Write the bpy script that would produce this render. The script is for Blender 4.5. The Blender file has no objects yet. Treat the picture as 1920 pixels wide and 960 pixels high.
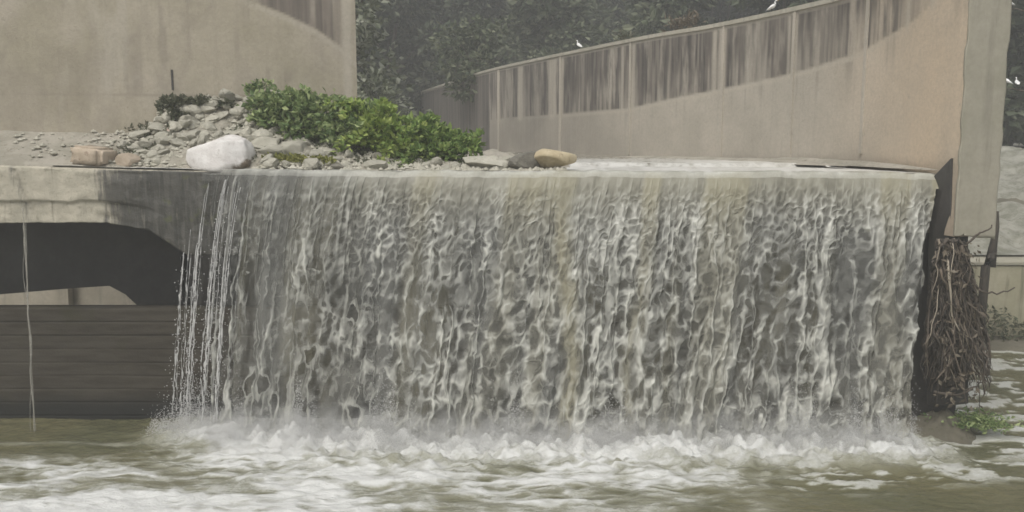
import bpy, bmesh, math, random
import numpy as np
from math import radians, sin, cos, pi
random.seed(4); RNG = np.random.default_rng(11)
scn = bpy.context.scene
COL = scn.collection
F = 1650.0; TH = radians(7.53); CZ = 0.63; POOL = -5.47

# ------------------------------------------------------------------ helpers
def W(px, py, Y):
    u = (px-960)/F; v = (480-py)/F
    k = Y/(cos(TH)+v*sin(TH))
    return np.array([u*k, Y, CZ+(-sin(TH)+v*cos(TH))*k])

def hsh(ix, iy, seed):
    h = (ix.astype(np.int64)*374761393 + iy.astype(np.int64)*668265263 + seed*974634777) & 0xffffffff
    h = ((h ^ (h >> 13))*1274126177) & 0xffffffff
    h = ((h ^ (h >> 16))*2246822519) & 0xffffffff
    h = h ^ (h >> 15)
    return (h & 0xffffff)/float(0xffffff)

def vn(x, y, seed=0):
    x = np.asarray(x, float); y = np.asarray(y, float)
    x, y = np.broadcast_arrays(x, y)
    ix = np.floor(x).astype(np.int64); iy = np.floor(y).astype(np.int64)
    fx = x-ix; fy = y-iy
    fx = fx*fx*fx*(fx*(fx*6-15)+10); fy = fy*fy*fy*(fy*(fy*6-15)+10)
    a = hsh(ix, iy, seed); b = hsh(ix+1, iy, seed); c = hsh(ix, iy+1, seed); d = hsh(ix+1, iy+1, seed)
    return (a*(1-fx)+b*fx)*(1-fy)+(c*(1-fx)+d*fx)*fy

def fbm(x, y, seed=0, o=4, g=0.5):
    s = 0; a = 1.0; t = 0
    x = np.asarray(x, float); y = np.asarray(y, float)
    for i in range(o):
        s = s + a*vn(x*2**i+i*17.3, y*2**i+i*9.1, seed+i*13); t += a; a *= g
    return s/t

def sst(a, b, x):
    t = np.clip((x-a)/(b-a), 0, 1); return t*t*(3-2*t)

def worley(x, y, seed):
    ix = np.floor(x).astype(np.int64); iy = np.floor(y).astype(np.int64)
    f1 = np.full(x.shape, 9.0); f2 = np.full(x.shape, 9.0); cid = np.zeros(x.shape)
    for dx in (-1, 0, 1):
        for dy in (-1, 0, 1):
            cx = ix+dx; cy = iy+dy
            qx = cx+.1+.8*hsh(cx, cy, seed); qy = cy+.1+.8*hsh(cx, cy, seed+77)
            d = np.hypot(x-qx, y-qy); r = hsh(cx, cy, seed+555)
            n = d < f1
            f2 = np.where(n, f1, np.minimum(f2, d)); cid = np.where(n, r, cid); f1 = np.where(n, d, f1)
    return f1, f2, cid

def link(name, me, parent=None, mat=None):
    o = bpy.data.objects.new(name, me); COL.objects.link(o)
    if parent is not None: o.parent = parent
    if mat is not None and me is not None:
        for m in (mat if isinstance(mat, (list, tuple)) else [mat]): me.materials.append(m)
    return o

def tag(o, label, cat, group=None, kind=None):
    o['label'] = label; o['category'] = cat
    if group: o['group'] = group
    if kind: o['kind'] = kind
    return o

def empty(name, loc=(0, 0, 0), rz=0):
    o = link(name, None); o.location = loc; o.rotation_euler = (0, 0, rz)
    o.empty_display_size = .2
    return o

def mesh_np(name, V, Fq, smooth=True, attrs=None, extra=None):
    """Fq: (n,4) or (n,3) int array; extra: list of further arrays"""
    V = np.asarray(V, np.float32)
    fl = [np.asarray(Fq, np.int32)] + [np.asarray(e, np.int32) for e in (extra or []) if len(e)]
    fl = [f for f in fl if len(f)]
    me = bpy.data.meshes.new(name)
    me.vertices.add(len(V)); me.vertices.foreach_set('co', V.ravel())
    loops = np.concatenate([f.ravel() for f in fl]); n = sum(len(f) for f in fl)
    tot = np.concatenate([np.full(len(f), f.shape[1], np.int32) for f in fl])
    st = np.concatenate([[0], np.cumsum(tot)[:-1]]).astype(np.int32)
    me.loops.add(len(loops)); me.loops.foreach_set('vertex_index', loops)
    me.polygons.add(n); me.polygons.foreach_set('loop_start', st)
    me.polygons.foreach_set('loop_total', tot)
    me.polygons.foreach_set('use_smooth', np.full(n, smooth, bool))
    me.update(calc_edges=True); me.validate()
    for k, a in (attrs or {}).items():
        at = me.attributes.new(k, 'FLOAT', 'POINT'); at.data.foreach_set('value', np.asarray(a, np.float32).ravel())
    return me

def gridf(nu, nv):
    i = np.arange(nu-1)[:, None]; j = np.arange(nv-1)[None, :]
    a = i*nv+j
    return np.stack([a, a+nv, a+nv+1, a+1], -1).reshape(-1, 4)

class MB:
    """collects closed pieces (prisms, tubes) into one mesh"""
    def __init__(s): s.v = []; s.f = []; s.n = 0
    def add(s, V, Fs):
        s.v.append(np.asarray(V, float)); s.f += [[i+s.n for i in f] for f in Fs]; s.n += len(V)
    def box(s, x0, x1, y0, y1, z0, z1):
        V = [(x, y, z) for x in (x0, x1) for y in (y0, y1) for z in (z0, z1)]
        s.add(V, [(0, 1, 3, 2), (4, 6, 7, 5), (0, 4, 5, 1), (2, 3, 7, 6), (0, 2, 6, 4), (1, 5, 7, 3)])
    def prism(s, P0, P1):
        n = len(P0)
        s.add(list(P0)+list(P1), [tuple(range(n))[::-1], tuple(range(n, 2*n))]+[(i, (i+1) % n, n+(i+1) % n, n+i) for i in range(n)])
    def tube(s, pts, r, n=5):
        pts = np.asarray(pts, float); r = np.broadcast_to(r, (len(pts),))
        T = np.gradient(pts, axis=0); T /= np.linalg.norm(T, axis=1)[:, None]+1e-9
        up = np.where(np.abs(T[:, 2:3]) > .9, [[1.0, 0, 0]], [[0, 0, 1.0]])
        A = np.cross(T, up); A /= np.linalg.norm(A, axis=1)[:, None]+1e-9
        B = np.cross(T, A); m = len(pts); V = []
        for k in range(n):
            a = 2*pi*k/n; V.append(pts+(A*cos(a)+B*sin(a))*r[:, None])
        V = np.stack(V, 1).reshape(-1, 3)
        fs = [(i*n+k, i*n+(k+1) % n, (i+1)*n+(k+1) % n, (i+1)*n+k) for i in range(m-1) for k in range(n)]
        fs += [tuple(range(n))[::-1], tuple((m-1)*n+k for k in range(n))]
        s.add(V, fs)
    def build(s, name, mat, parent=None, smooth=False, bevel=0):
        me = bpy.data.meshes.new(name)
        me.from_pydata([tuple(p) for p in np.concatenate(s.v)], [], s.f)
        bm = bmesh.new(); bm.from_mesh(me); bmesh.ops.recalc_face_normals(bm, faces=bm.faces); bm.to_mesh(me); bm.free()
        me.polygons.foreach_set('use_smooth', np.full(len(me.polygons), smooth, bool))
        o = link(name, me, parent, mat)
        if bevel:
            m = o.modifiers.new('bevel', 'BEVEL'); m.width = bevel; m.segments = 2; m.limit_method = 'ANGLE'
        return o

# ------------------------------------------------------------------ materials
class NT:
    def __init__(s, name):
        s.m = bpy.data.materials.new(name); s.m.use_nodes = True
        s.t = s.m.node_tree; s.t.nodes.clear()
        s.out = s.t.nodes.new('ShaderNodeOutputMaterial')
        s.p = s.t.nodes.new('ShaderNodeBsdfPrincipled')
        s.t.links.new(s.p.outputs[0], s.out.inputs['Surface'])
        s.pos = None
    def n(s, ty, **kw):
        o = s.t.nodes.new('ShaderNode'+ty)
        for k, v in kw.items(): setattr(o, k, v)
        return o
    def L(s, a, b): s.t.links.new(a, b)
    def P(s):
        if s.pos is None: s.pos = s.n('NewGeometry').outputs['Position']
        return s.pos
    def mapv(s, src, sc):
        m = s.n('Mapping'); m.inputs['Scale'].default_value = sc; s.L(src, m.inputs['Vector']); return m.outputs[0]
    def noise(s, src, scale, det=4, rough=.6, dist=0):
        o = s.n('TexNoise'); s.L(src, o.inputs['Vector']); o.inputs['Scale'].default_value = scale
        o.inputs['Detail'].default_value = det; o.inputs['Roughness'].default_value = rough; o.inputs['Distortion'].default_value = dist
        return o.outputs['Fac']
    def ramp(s, src, a, b, lo=0, hi=1):
        o = s.n('MapRange'); o.interpolation_type = 'SMOOTHSTEP'; s.L(src, o.inputs['Value'])
        o.inputs['From Min'].default_value = a; o.inputs['From Max'].default_value = b
        o.inputs['To Min'].default_value = lo; o.inputs['To Max'].default_value = hi
        return o.outputs[0]
    def mix(s, fac, a, b, mode='MIX'):
        o = s.n('MixRGB'); o.blend_type = mode
        for k, v in ((0, fac), (1, a), (2, b)):
            if isinstance(v, (int, float)): o.inputs[k].default_value = v
            elif isinstance(v, tuple): o.inputs[k].default_value = (*v, 1)
            else: s.L(v, o.inputs[k])
        return o.outputs[0]
    def math(s, op, a, b=None):
        o = s.n('Math'); o.operation = op
        for k, v in ((0, a), (1, b)):
            if v is None: continue
            if isinstance(v, (int, float)): o.inputs[k].default_value = v
            else: s.L(v, o.inputs[k])
        return o.outputs[0]
    def attr(s, name):
        o = s.n('Attribute'); o.attribute_name = name; return o.outputs['Fac']
    def bump(s, h, st, dist=.02):
        o = s.n('Bump'); o.inputs['Strength'].default_value = st; o.inputs['Distance'].default_value = dist
        s.L(h, o.inputs['Height']); s.L(o.outputs[0], s.p.inputs['Normal'])
    def base(s, c):
        if isinstance(c, tuple): s.p.inputs['Base Color'].default_value = (*c, 1)
        else: s.L(c, s.p.inputs['Base Color'])
    def set(s, k, v):
        if isinstance(v, (int, float)): s.p.inputs[k].default_value = v
        else: s.L(v, s.p.inputs[k])

def concrete(name, c1, c2, rough=.9, stain=(.12, .11, .09), amt=.5, scale=1.0, bump=.35):
    t = NT(name); P = t.P()
    a = t.noise(P, .7*scale, 5, .65)
    b = t.noise(P, 9*scale, 5, .7)
    v = t.noise(t.mapv(P, (2.2, 2.2, .22)), 2.0*scale, 4, .6)
    c = t.mix(t.ramp(a, .35, .65), c1, c2)
    c = t.mix(t.ramp(v, .52, .75, 0, amt), c, stain)
    c = t.mix(t.ramp(b, .3, .75, 0, .35), c, tuple(x*.72 for x in c1))
    t.base(c); t.set('Roughness', rough)
    t.bump(t.noise(P, 30*scale, 6, .75), bump, .02)
    return t.m

def wall_mat(name, low1, low2, warm, dark1, dark2, pale):
    t = NT(name); P = t.P()
    a = t.noise(P, .45, 5, .6); b = t.noise(P, 12, 5, .7)
    v = t.noise(t.mapv(P, (3, 3, .12)), 2.2, 4, .6)
    c = t.mix(t.ramp(a, .36, .66), low1, low2)
    c = t.mix(t.ramp(v, .5, .8, 0, .35), c, tuple(x*.75 for x in low1))
    c = t.mix(t.attr('warm'), c, warm)
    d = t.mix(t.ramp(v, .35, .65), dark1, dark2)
    c = t.mix(t.attr('stain'), c, d)  # on the curved wall this mask also holds the painted tree shade
    c = t.mix(t.attr('pale'), c, pale)
    c = t.mix(t.ramp(b, .3, .75, 0, .22), c, (.13, .12, .1))
    pit = t.noise(P, 34, 3, .6); c = t.mix(t.ramp(pit, .66, .72, 0, .55), c, (.10, .09, .075))
    g = t.noise(P, 3.2, 6, .75); c = t.mix(t.ramp(g, .56, .74, 0, .35), c, tuple(x*.62 for x in low1))
    t.base(c); t.set('Roughness', .9)
    t.bump(t.noise(P, 26, 6, .75), .4, .03)
    return t.m

def leaf_mat(name, cols, rough=.6):
    t = NT(name)
    r = t.n('NewGeometry').outputs['Random Per Island']
    cr = t.n('ValToRGB'); t.L(r, cr.inputs[0])
    el = cr.color_ramp.elements
    el[0].color = (*cols[0], 1); el[1].color = (*cols[-1], 1)
    for i, c in enumerate(cols[1:-1]):
        e = el.new((i+1)/(len(cols)-1)); e.color = (*c, 1)
    t.base(cr.outputs[0]); t.set('Roughness', rough); t.set('Specular IOR Level', .3)
    tr = t.n('BsdfTranslucent'); t.L(cr.outputs[0], tr.inputs[0])
    mx = t.n('MixShader'); mx.inputs[0].default_value = .25
    t.L(t.p.outputs[0], mx.inputs[1]); t.L(tr.outputs[0], mx.inputs[2]); t.L(mx.outputs[0], t.out.inputs['Surface'])
    return t.m

def bark_mat(name, a, b):
    t = NT(name); P = t.P()
    t.base(t.mix(t.ramp(t.noise(t.mapv(P, (6, 6, 1.2)), 2, 5, .7), .35, .65), a, b)); t.set('Roughness', .9)
    t.bump(t.noise(t.mapv(P, (8, 8, 1.5)), 3, 5, .7), .5, .03)
    return t.m

def rock_mat(name, a, b, c, mud=(.14, .11, .075), mudlvl=None):
    t = NT(name); tc = t.n('TexCoord').outputs['Object']
    oi = t.n('ObjectInfo').outputs['Random']
    col = t.mix(t.ramp(t.noise(tc, 3.5, 6, .7), .35, .65), a, b)
    col = t.mix(t.ramp(t.noise(tc, 9, 6, .7), .56, .7, 0, .8), col, c)
    col = t.mix(t.math('MULTIPLY', oi, .45), col, tuple(x*.55 for x in a))
    if mudlvl is not None:
        z = t.n('SeparateXYZ'); t.L(tc, z.inputs[0])
        h = t.math('ADD', z.outputs[2], t.math('MULTIPLY', t.math('SUBTRACT', t.noise(tc, 5, 5, .7), .5), .45))
        x = t.math('MULTIPLY', z.outputs[0], -.55)
        col = t.mix(t.ramp(t.math('ADD', h, x), mudlvl-.06, mudlvl+.06, 1, 0), col, mud)
    t.base(col); t.set('Roughness', .88)
    t.bump(t.noise(tc, 14, 7, .75), .5, .04)
    return t.m

M = {}
M['wall_r'] = wall_mat('curved_wall_concrete', (.38, .345, .285), (.46, .415, .345), (.60, .475, .34), (.048, .042, .037), (.135, .115, .098), (.46, .415, .34))
M['wall_l'] = wall_mat('left_wall_concrete', (.34, .305, .225), (.42, .375, .295), (.44, .39, .32), (.10, .085, .075), (.2, .17, .145), (.46, .42, .35))
M['concrete'] = concrete('aged_concrete', (.36, .335, .27), (.44, .41, .34))
M['endface'] = concrete('end_face_concrete', (.30, .285, .22), (.36, .335, .27), amt=.35)
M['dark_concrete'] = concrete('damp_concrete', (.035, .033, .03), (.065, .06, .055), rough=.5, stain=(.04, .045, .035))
M['far_concrete'] = concrete('culvert_concrete', (.42, .38, .30), (.54, .49, .40), amt=.3)
M['bank_wall'] = concrete('bank_wall_concrete', (.31, .29, .20), (.38, .35, .26), stain=(.10, .10, .06), amt=.75)

def slab_material():
    t = NT('weir_slab_concrete'); P = t.P()
    a = t.noise(P, 1.6, 5, .65); b = t.noise(P, 14, 6, .75)
    v = t.noise(t.mapv(P, (3.5, 3.5, .35)), 2.0, 5, .65)
    c = t.mix(t.ramp(a, .36, .64), (.37, .345, .275), (.47, .435, .35))
    c = t.mix(t.ramp(b, .5, .72, 0, .6), c, (.22, .20, .15))
    c = t.mix(t.ramp(v, .55, .7, 0, .45), c, (.16, .14, .10))
    wet = t.attr('wet')
    w = t.mix(t.ramp(v, .4, .62), (.038, .037, .031), (.085, .081, .07))
    w = t.mix(t.ramp(t.noise(P, 2.6, 4, .6), .58, .7, 0, .6), w, (.085, .095, .035))
    f = t.ramp(t.math('ADD', wet, t.math('MULTIPLY', t.math('SUBTRACT', v, .5), 1.9)), .22, .80)
    t.base(t.mix(f, c, w)); t.set('Roughness', t.mix(f, (.9, .9, .9), (.45, .45, .45)))
    t.bump(t.noise(P, 22, 7, .75), .55, .03)
    return t.m
M['slab'] = slab_material()

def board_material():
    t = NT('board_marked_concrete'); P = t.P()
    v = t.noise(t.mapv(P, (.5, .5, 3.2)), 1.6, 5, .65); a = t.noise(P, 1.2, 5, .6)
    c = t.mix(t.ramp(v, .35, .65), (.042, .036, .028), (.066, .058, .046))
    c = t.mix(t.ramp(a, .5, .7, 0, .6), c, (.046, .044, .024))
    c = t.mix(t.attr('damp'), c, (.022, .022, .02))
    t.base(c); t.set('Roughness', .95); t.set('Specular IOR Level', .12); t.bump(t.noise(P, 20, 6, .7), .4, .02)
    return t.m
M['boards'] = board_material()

def ground_material(name, a, b, c):
    t = NT(name); P = t.P()
    col = t.mix(t.ramp(t.noise(P, 1.3, 6, .7), .38, .62), a, b)
    col = t.mix(t.ramp(t.noise(P, 8, 6, .75), .55, .68, 0, .8), col, c)
    t.base(col); t.set('Roughness', .95)
    t.bump(t.noise(P, 16, 8, .8), .8, .06)
    return t.m
M['gravel'] = ground_material('silty_gravel', (.30, .28, .225), (.40, .37, .31), (.16, .15, .11))
M['earth'] = ground_material('earth', (.12, .11, .08), (.17, .155, .115), (.07, .075, .04))
M['bank'] = ground_material('rubble_bank', (.20, .20, .155), (.34, .33, .28), (.09, .10, .06))

def pool_material():
    t = NT('pool_water'); P = t.P()
    foam = t.attr('foam')
    n = t.noise(t.mapv(P, (1, 1.7, 1)), 7.0, 9, .78, .9)
    fm = t.ramp(t.math('ADD', foam, t.math('MULTIPLY', t.math('SUBTRACT', n, .5), 1.0)), .24, .90)
    body = t.mix(t.ramp(t.noise(P, .5, 3, .5), .35, .65), (.122, .114, .062), (.095, .094, .052))
    body = t.mix(t.ramp(foam, .04, .5, 0, .85), body, (.33, .33, .262))
    t.base(t.mix(fm, body, (.60, .605, .585)))
    t.set('Roughness', t.mix(fm, (.12, .12, .12), (.7, .7, .7))); t.set('IOR', 1.33)
    h = t.math('ADD', t.noise(t.mapv(P, (1, 1.6, 1)), 7, 5, .6, .4), t.math('MULTIPLY', fm, .5))
    t.bump(h, .6, .07)
    return t.m
M['pool'] = pool_material()

def river_material():
    t = NT('river_water'); P = t.P()
    n = t.noise(t.mapv(P, (1.2, .6, 1)), 4, 6, .7, .5)
    fm = t.ramp(t.math('ADD', t.attr('foam'), t.math('SUBTRACT', n, .5)), .35, .75)
    t.base(t.mix(fm, (.24, .225, .18), (.60, .59, .55)))
    t.set('Roughness', t.mix(fm, (.2, .2, .2), (.6, .6, .6))); t.set('IOR', 1.33)
    t.bump(t.noise(t.mapv(P, (1, .6, 1)), 9, 5, .6), .6, .04)
    return t.m
M['river'] = river_material()

def fall_material():
    t = NT('falling_water'); P = t.P()
    foam = t.attr('foam'); mud = t.attr('mud'); al = t.attr('alpha')
    n = t.noise(t.mapv(P, (1, 1, .45)), 26, 4, .6)
    body = t.mix(mud, (.30, .302, .28), (.34, .32, .235))
    c = t.mix(t.ramp(t.math('ADD', foam, t.math('MULTIPLY', t.math('SUBTRACT', n, .5), .35)), .12, 1.0), body, (.66, .66, .60))
    t.base(c); t.set('Roughness', .34); t.set('IOR', 1.33)
    t.set('Alpha', al)
    t.bump(n, .12, .03)
    t.set('Specular IOR Level', .4)
    tl = t.n('BsdfTranslucent'); t.L(c, tl.inputs[0]); tp = t.n('BsdfTransparent'); m1 = t.n('MixShader'); t.L(al, m1.inputs[0]); t.L(tp.outputs[0], m1.inputs[1]); t.L(tl.outputs[0], m1.inputs[2])
    m2 = t.n('MixShader'); m2.inputs[0].default_value = .22; t.L(t.p.outputs[0], m2.inputs[1]); t.L(m1.outputs[0], m2.inputs[2]); t.L(m2.outputs[0], t.out.inputs['Surface'])
    return t.m
M['fall'] = fall_material()

def simple(name, c, rough=.7, alpha=None):
    t = NT(name); P = t.n('TexCoord').outputs['Object']
    t.base(t.mix(t.ramp(t.noise(P, 6, 4, .6), .3, .7), c, tuple(x*.78 for x in c))); t.set('Roughness', rough)
    if alpha: t.set('Alpha', alpha)
    return t.m
M['droplet'] = simple('spray_droplet', (.82, .82, .80), .3, .5)
M['trickle'] = simple('trickle_water', (.5, .48, .42), .2, .42)
M['egret'] = simple('white_plumage', (.85, .85, .83), .7)
M['beak'] = simple('yellow_beak', (.55, .36, .06), .5)
M['legs'] = simple('dark_leg', (.05, .05, .04), .6)
M['bark'] = bark_mat('bark', (.075, .06, .045), (.13, .11, .085))
M['leaf_dark'] = leaf_mat('dark_tree_leaf', [(.024, .036, .02), (.06, .078, .042), (.14, .155, .10)])
M['leaf_mid'] = leaf_mat('mid_tree_leaf', [(.036, .052, .026), (.085, .105, .055), (.19, .205, .13)])
M['leaf_pale'] = leaf_mat('pale_tree_leaf', [(.08, .095, .06), (.22, .24, .17), (.38, .39, .32)])
M['shrub'] = leaf_mat('shrub_leaf', [(.10, .17, .045), (.19, .28, .075), (.33, .41, .14)])
M['shrub_dark'] = leaf_mat('dark_shrub_leaf', [(.09, .145, .055), (.21, .28, .115), (.40, .46, .22)])
M['shrub_bright'] = leaf_mat('bright_shrub_leaf', [(.14, .22, .05), (.28, .37, .095), (.46, .53, .17)])
M['weed'] = leaf_mat('yellow_weed_leaf', [(.16, .17, .04), (.25, .26, .07), (.34, .33, .11)])
M['dryweed'] = leaf_mat('dry_weed_leaf', [(.07, .085, .05), (.11, .12, .075), (.15, .15, .10)])
M['tuft'] = leaf_mat('dry_tuft_leaf', [(.12, .10, .075), (.18, .15, .11), (.24, .21, .16)])
M['rock'] = rock_mat('grey_rock', (.36, .345, .28), (.46, .44, .37), (.23, .22, .17))
M['rock_white'] = rock_mat('white_rock', (.66, .63, .60), (.80, .78, .75), (.42, .39, .35), mudlvl=-.40)
M['rock_tan'] = rock_mat('tan_rock', (.40, .33, .21), (.50, .43, .29), (.24, .19, .12), mud=(.10, .085, .06), mudlvl=-.5)
M['rock_dark'] = rock_mat('dark_rock', (.15, .14, .115), (.25, .235, .19), (.08, .075, .06))
M['rock_brown'] = rock_mat('brown_block', (.38, .31, .23), (.48, .40, .31), (.17, .11, .075))
M['rock_pink'] = rock_mat('pinkish_stone', (.45, .35, .30), (.52, .42, .36), (.28, .16, .13))

def twig_material():
    t = NT('dead_wood'); r = t.n('NewGeometry').outputs['Random Per Island']
    cr = t.n('ValToRGB'); t.L(r, cr.inputs[0]); e = cr.color_ramp.elements
    e[0].color = (.03, .026, .021, 1); e[1].color = (.42, .37, .29, 1)
    k = e.new(.55); k.color = (.07, .058, .046, 1); k = e.new(.84); k.color = (.15, .12, .09, 1)
    t.base(cr.outputs[0]); t.set('Roughness', .85)
    return t.m
M['twig'] = twig_material()
M['twig_core'] = bark_mat('matted_debris', (.03, .026, .02), (.075, .062, .048))

# ------------------------------------------------------------------ lip geometry
LPX = [-200, 0, 240, 430, 700, 1100, 1750, 1900]; LPY = [304, 308, 315, 319, 321, 322, 325, 326]
def lip_y(x): return 18.2-.0103*(np.asarray(x, float)+11)
_lx = []; _lz = []
for a, b in zip(LPX, LPY):
    p = W(a, b, 18.1); _lx.append(p[0]); _lz.append(p[2])
def lip_z(x): return np.interp(x, _lx, _lz)-.03
def px_x(px, py=400, Y=18.1): return W(px, py, Y)[0]

# ------------------------------------------------------------------ ground
def build_ground():
    xs = np.unique(np.concatenate([np.linspace(-900, -40, 12), np.linspace(-40, 60, 140), np.linspace(60, 900, 12)]))
    ys = np.unique(np.concatenate([np.linspace(-60, 10, 8), np.linspace(10, 90, 150), np.linspace(90, 1500, 14)]))
    X, Y = np.meshgrid(xs, ys, indexing='ij')
    left = np.where(Y > 27.2, -.3, -6.2)
    right = np.where(Y < 25.8, -6.2, np.where(Y < 26.8, -6.2, np.interp(Y, [26.8, 27.5, 33, 42, 60, 1500], [-3.2, -2.9, -1.3, -.25, 0, 0])))
    right = right+.25*(fbm(X*.5, Y*.5, 3)-.5)*(Y > 27)
    w = sst(10.2, 10.8, X)
    Z = left*(1-w)+right*w
    me = mesh_np('ground', np.stack([X, Y, Z], -1).reshape(-1, 3), gridf(len(xs), len(ys)))
    o = link('ground', me, None, M['earth']); o['kind'] = 'structure'
build_ground()

# right bank sheet: pale rubble slope
def build_bank():
    xs = np.linspace(9.75, 40, 150); ys = np.linspace(26.55, 41, 110)
    X, Y = np.meshgrid(xs, ys, indexing='ij')
    Z = np.interp(Y, [26.5, 27.3, 28.2, 33, 39, 42], [-2.95, -2.9, -2.5, -1.3, .1, .1])+.8*(fbm(X*1.3, Y*1.1, 8, 5)-.5)*sst(27, 28, Y)+.1
    me = mesh_np('rubble_bank', np.stack([X, Y, Z], -1).reshape(-1, 3), gridf(150, 110))
    o = link('rubble_bank', me, None, M['bank']); o['kind'] = 'structure'
build_bank()

# ------------------------------------------------------------------ walls
def catmull(pts, n):
    P = np.asarray(pts, float); P = np.vstack([2*P[0]-P[1], P, 2*P[-1]-P[-2]]); out = []
    for i in range(1, len(P)-2):
        t = np.linspace(0, 1, n, endpoint=False)[:, None]
        a, b, c, d = P[i-1], P[i], P[i+1], P[i+2]
        out.append(.5*((2*b)+(c-a)*t+(2*a-5*b+4*c-d)*t*t+(3*b-a-3*c+d)*t**3))
    return np.vstack([np.vstack(out), P[-2][None]])

def resample(P, ds):
    L = np.concatenate([[0], np.cumsum(np.hypot(*np.diff(P, axis=0).T))])
    s = np.linspace(0, L[-1], max(3, int(L[-1]/ds)))
    return np.stack([np.interp(s, L, P[:, 0]), np.interp(s, L, P[:, 1])], -1), s

def wall_shell(name, path, s, side, thick, z0, z1, nz, attrs_fn, mat, parent, rough=.012):
    """side=+1: body lies to the right of the path direction"""
    T = np.gradient(path, axis=0); T /= np.linalg.norm(T, axis=1)[:, None]
    N = np.stack([T[:, 1], -T[:, 0]], -1)*side        # away from visible face
    n = len(path); zz = np.linspace(0, 1, nz)
    Zc = z0+(z1-z0)*zz
    S, Z = np.meshgrid(s, Zc, indexing='ij')
    dsp = (fbm(S*1.5, Z*1.5, 31, 4)-.5)*rough*2
    X = path[:, 0:1]+N[:, 0:1]*dsp; Y = path[:, 1:2]+N[:, 1:2]*dsp
    V = np.stack([X, Y, Z], -1).reshape(-1, 3); Fg = gridf(n, nz)
    at = attrs_fn(S, Z, X, Y)
    B = path+N*thick
    Vb = np.concatenate([np.column_stack([B, np.full(n, z0)]), np.column_stack([B, np.full(n, z1)])])
    o = len(V); i = np.arange(n-1)
    back = np.stack([o+i, o+n+i, o+n+i+1, o+i+1], -1)
    top = np.stack([i*nz+nz-1, (i+1)*nz+nz-1, o+n+i+1, o+n+i], -1)
    endj = np.arange(nz)
    e0 = np.concatenate([endj, [o+n, o]])[None]; e1 = np.concatenate([(n-1)*nz+endj[::-1], [o+n-1, o+2*n-1]])[None]
    for k in at: at[k] = np.concatenate([at[k].ravel(), np.zeros(2*n)])
    me = mesh_np(name, np.vstack([V, Vb]), Fg, False, at, [back, top, e0, e1])
    # shade only the big face smooth
    bm = bmesh.new(); bm.from_mesh(me); bmesh.ops.recalc_face_normals(bm, faces=bm.faces); bm.to_mesh(me); bm.free()
    return link(name, me, parent, mat), N

# right curved wall
RP = [W(1797, 300, 17.3), W(1755, 300, 18.0), W(1608, 150, 21.5), W(1482, 150, 24.3), W(1330, 180, 27.9), W(1180, 180, 31.8), W(930, 200, 44.3), W(845, 200, 55), W(790, 200, 66)]
RP = catmull([p[:2] for p in RP], 40); RP, RS = resample(RP, .06)
RPX = 960+F*RP[:, 0]/RP[:, 1]*1.009
ZT = 4.04
def px_to_rs(px): return np.interp(-px, -RPX, RS)
st_px = [790, 845, 930, 1180, 1290, 1480, 1610, 1700, 1760, 1800]
st_py = [250, 240, 225, 205, 180, 140, 97, 42, -20, -60]
ST_S = []; ST_Z = []
for a, b in zip(st_px, st_py):
    sv = float(px_to_rs(a)); Yv = np.interp(sv, RS, RP[:, 1]); ST_S.append(sv); ST_Z.append(W(a, b, Yv)[2])
ST_S, ST_Z = np.array(ST_S[::-1]), np.array(ST_Z[::-1])
def attrs_r(S, Z, X, Y):
    line = np.interp(S, ST_S, ST_Z)
    px = np.interp(S, RS, RPX)
    up = sst(0, .07, Z-line)
    strk = fbm(S*2.6+.5*fbm(S*1.5, Z*1.3, 2, 3), Z*.35, 5, 5, .62)
    gap = fbm(S*.55+3, Z*.05, 9, 2)
    st = up*np.clip(1.0-.55*sst(.52, .74, strk)-.22*sst(.66, .8, gap)-.35*sst(.5, .75, fbm(S*11+.6*fbm(S*3, Z*2, 3), Z*.5, 6, 3)), 0, 1)
    st *= np.clip(.78+.5*fbm(S*1.1, Z*1.1, 12, 5), .6, 1)
    st = st*(1-.6*sst(.5, .7, fbm(S*6, Z*.3, 14, 3))*sst(1.1, .1, Z-line-.5*fbm(S*5, 0*Z, 17, 2)))
    st *= 1-.85*sst(1630, 1760, px)
    st = np.where(px < 918, np.maximum(st, .97), st)
    drip = sst(.60, .75, fbm(S*5, Z*.2, 21, 3))*.25*sst(-1.2, 0, Z-line)
    st = np.clip(np.maximum(st, drip), 0, 1)
    # tree shade painted into the colour along the far end of the wall
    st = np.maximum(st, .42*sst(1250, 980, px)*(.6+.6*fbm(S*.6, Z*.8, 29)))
    foot = sst(.55, .1, Z+.35*fbm(S*.7, Z*.3, 4))*.28*sst(1300, 1400, px)  # damp darker band at foot, nearer stretch
    pale = np.zeros_like(S)
    for c, wd in ((935, .35), (975, .5), (1052, .3), (1035, .6), (1165, .16), (1185, .2), (1350, .28), (1335, .18), (1472, .1), (1484, .12), (1690, .15), (1735, .2)):
        cs = float(px_to_rs(c)); pale = np.maximum(pale, np.exp(-((S-cs)/(wd*.65))**4)*(.85-.4*vn(S*9, Z*.8, 40)))
    pale *= sst(-.25, 0.05, Z-line)
    pale = np.maximum(pale, .8*np.exp(-((Z-line+.05)/.05)**2)*sst(930, 1200, px)*(1-sst(1600, 1700, px)))
    pale = np.maximum(pale, .9*sst(ZT-.10, ZT-.03, Z))
    warm = sst(1480, 1780, px)*(.45+.6*fbm(S*.8, Z*.5, 60))
    return dict(stain=np.clip(st*(1-.8*pale)+foot, 0, 1), pale=pale*.75, warm=np.clip(warm*(1-.5*st), 0, 1))  # stain also carries the painted tree shade at the far end
rw = empty('curved_wall', (float(RP[0, 0]), float(RP[0, 1]), 0))
rw.location = (0, 0, 0)
tag(rw, 'long curved concrete wall with dark weathered upper band, right of the waterfall', 'wall')
ws, RN = wall_shell('wall_face', RP, RS, 1, .88, -1.27, ZT, 90, attrs_r, M['wall_r'], rw)
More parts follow.
